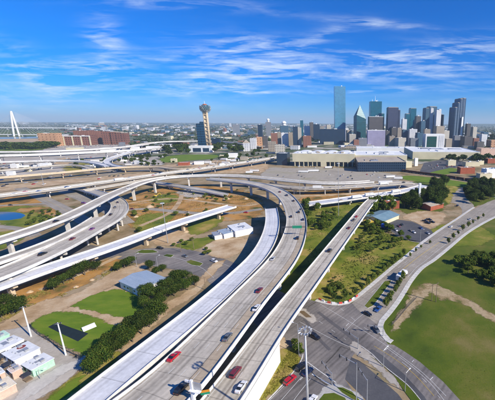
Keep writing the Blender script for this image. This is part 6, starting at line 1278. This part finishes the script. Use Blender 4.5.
# low sheds and containers under the far interchange
for i, (a, b, v, vb, wm_, lb) in enumerate([(93, 101, 164.4, 167.6, m_green_sign, 'long shed with a green roof under the white connector'), (101, 106, 163.6, 167, m_green_sign, 'short shed with a green roof under the white connector'), (10, 20, 164.4, 168, m_white, 'white shed at the far left below the white viaducts'), (24, 32, 167.6, 171.4, m_cream, 'tan shed at the far left behind the tan viaduct'),
    (38, 52, 163.6, 167, m_white, 'long white shed left of the sandy loop'), (6, 16, 171.6, 175, m_white, 'pale shed just above the tan viaduct'), (134, 142, 161, 164, m_white, 'white shed right of the white connector'), (144, 150, 163, 165.6, m_cream, 'small tan shed beside the parked trailers'), (178, 190, 162.4, 165.2, m_brick, 'long brown shed beside the railway sidings'), (194, 204, 161.6, 164.4, m_white, 'white shed beside the railway sidings'), (228, 238, 153.6, 157.4, m_white, 'white gabled shed right of the pale cube house'), (240, 248, 157, 160, m_roof_tan, 'tan shed above the cross-town viaduct'), (130, 140, 147, 150, m_white, 'white warehouse left of the tower podium'), (146, 160, 146.4, 149.4, m_white, 'second white warehouse left of the tower podium'), (100, 122, 148, 150.8, m_white, 'long white warehouse below the stepped brick block'), (66, 84, 147.8, 150.6, m_cream, 'long tan warehouse below the brown block')]):
    block('shed', lb, 'shed', a, b, v, Yg((a + b) / 2, vb), wm_ if wm_ is not m_green_sign else m_white, mat('green_metal_roof', [(.03, .28, .17), (.05, .36, .22)], .2, .5, bscale=1) if wm_ is m_green_sign else (m_roof_w, m_steel)[i % 2], random.uniform(-.1, .3), .5, units=0)
for pts, m_, z in (([(66, 166), (76, 162), (90, 163), (98, 168), (80, 171), (66, 171)], m_dry, .08), ([(56, 160), (66, 157.4), (74, 161), (66, 165), (54, 164.6)], m_dirt, .1), ([(0, 186), (60, 180), (120, 175), (150, 172), (140, 175.6), (60, 184.6), (0, 191)], m_dirt, .06), ([(0, 170), (60, 166), (90, 168), (40, 174), (0, 176)], m_lot, .06), ([(120, 158), (150, 158), (164, 164), (140, 166), (118, 163)], m_lot, .07), ([(160, 166), (240, 158), (262, 156), (240, 160), (190, 166)], m_dirt, .07),
                   ([(60, 145.6), (130, 144), (166, 146.4), (160, 150), (128, 156), (66, 156.6), (40, 154)], m_lot, .12), ([(0, 158), (60, 156), (110, 156), (130, 160), (60, 164), (0, 168)], m_lot, .09), ([(200, 164.6), (262, 162), (262, 172), (220, 173), (190, 172)], m_dirt, .06)): patch('yard', pts, m_, z, rough=6)
for base in ((60, 156), (70, 157)): pass

# ------------------------------------------------------------------ air
HB = MB(); HB.quad([(-26200, -3200, -1), (26200, -3200, -1), (26200, 30200, -1), (-26200, 30200, -1)][::-1]); HB.quad([(-26200, -3200, 420), (26200, -3200, 420), (26200, 30200, 420), (-26200, 30200, 420)])
c_ = [(-26200, -3200), (26200, -3200), (26200, 30200), (-26200, 30200)]
for i in range(4): a, b = c_[i], c_[(i + 1) % 4]; HB.quad([(*a, -1), (*b, -1), (*b, 420), (*a, 420)])
hm = bpy.data.materials.new('haze'); hm.use_nodes = True; ht = hm.node_tree; ht.nodes.clear(); pv = ht.nodes.new('ShaderNodeVolumePrincipled'); pv.inputs['Color'].default_value = (.68, .87, 1, 1); pv.inputs['Density'].default_value = 6.8e-5; pv.inputs['Anisotropy'].default_value = 0
ou = ht.nodes.new('ShaderNodeOutputMaterial'); ht.links.new(pv.outputs[0], ou.inputs['Volume'])
hz = HB.build('haze', hm); tag(hz, 'thin blue haze that softens the far city', 'haze', kind='stuff')
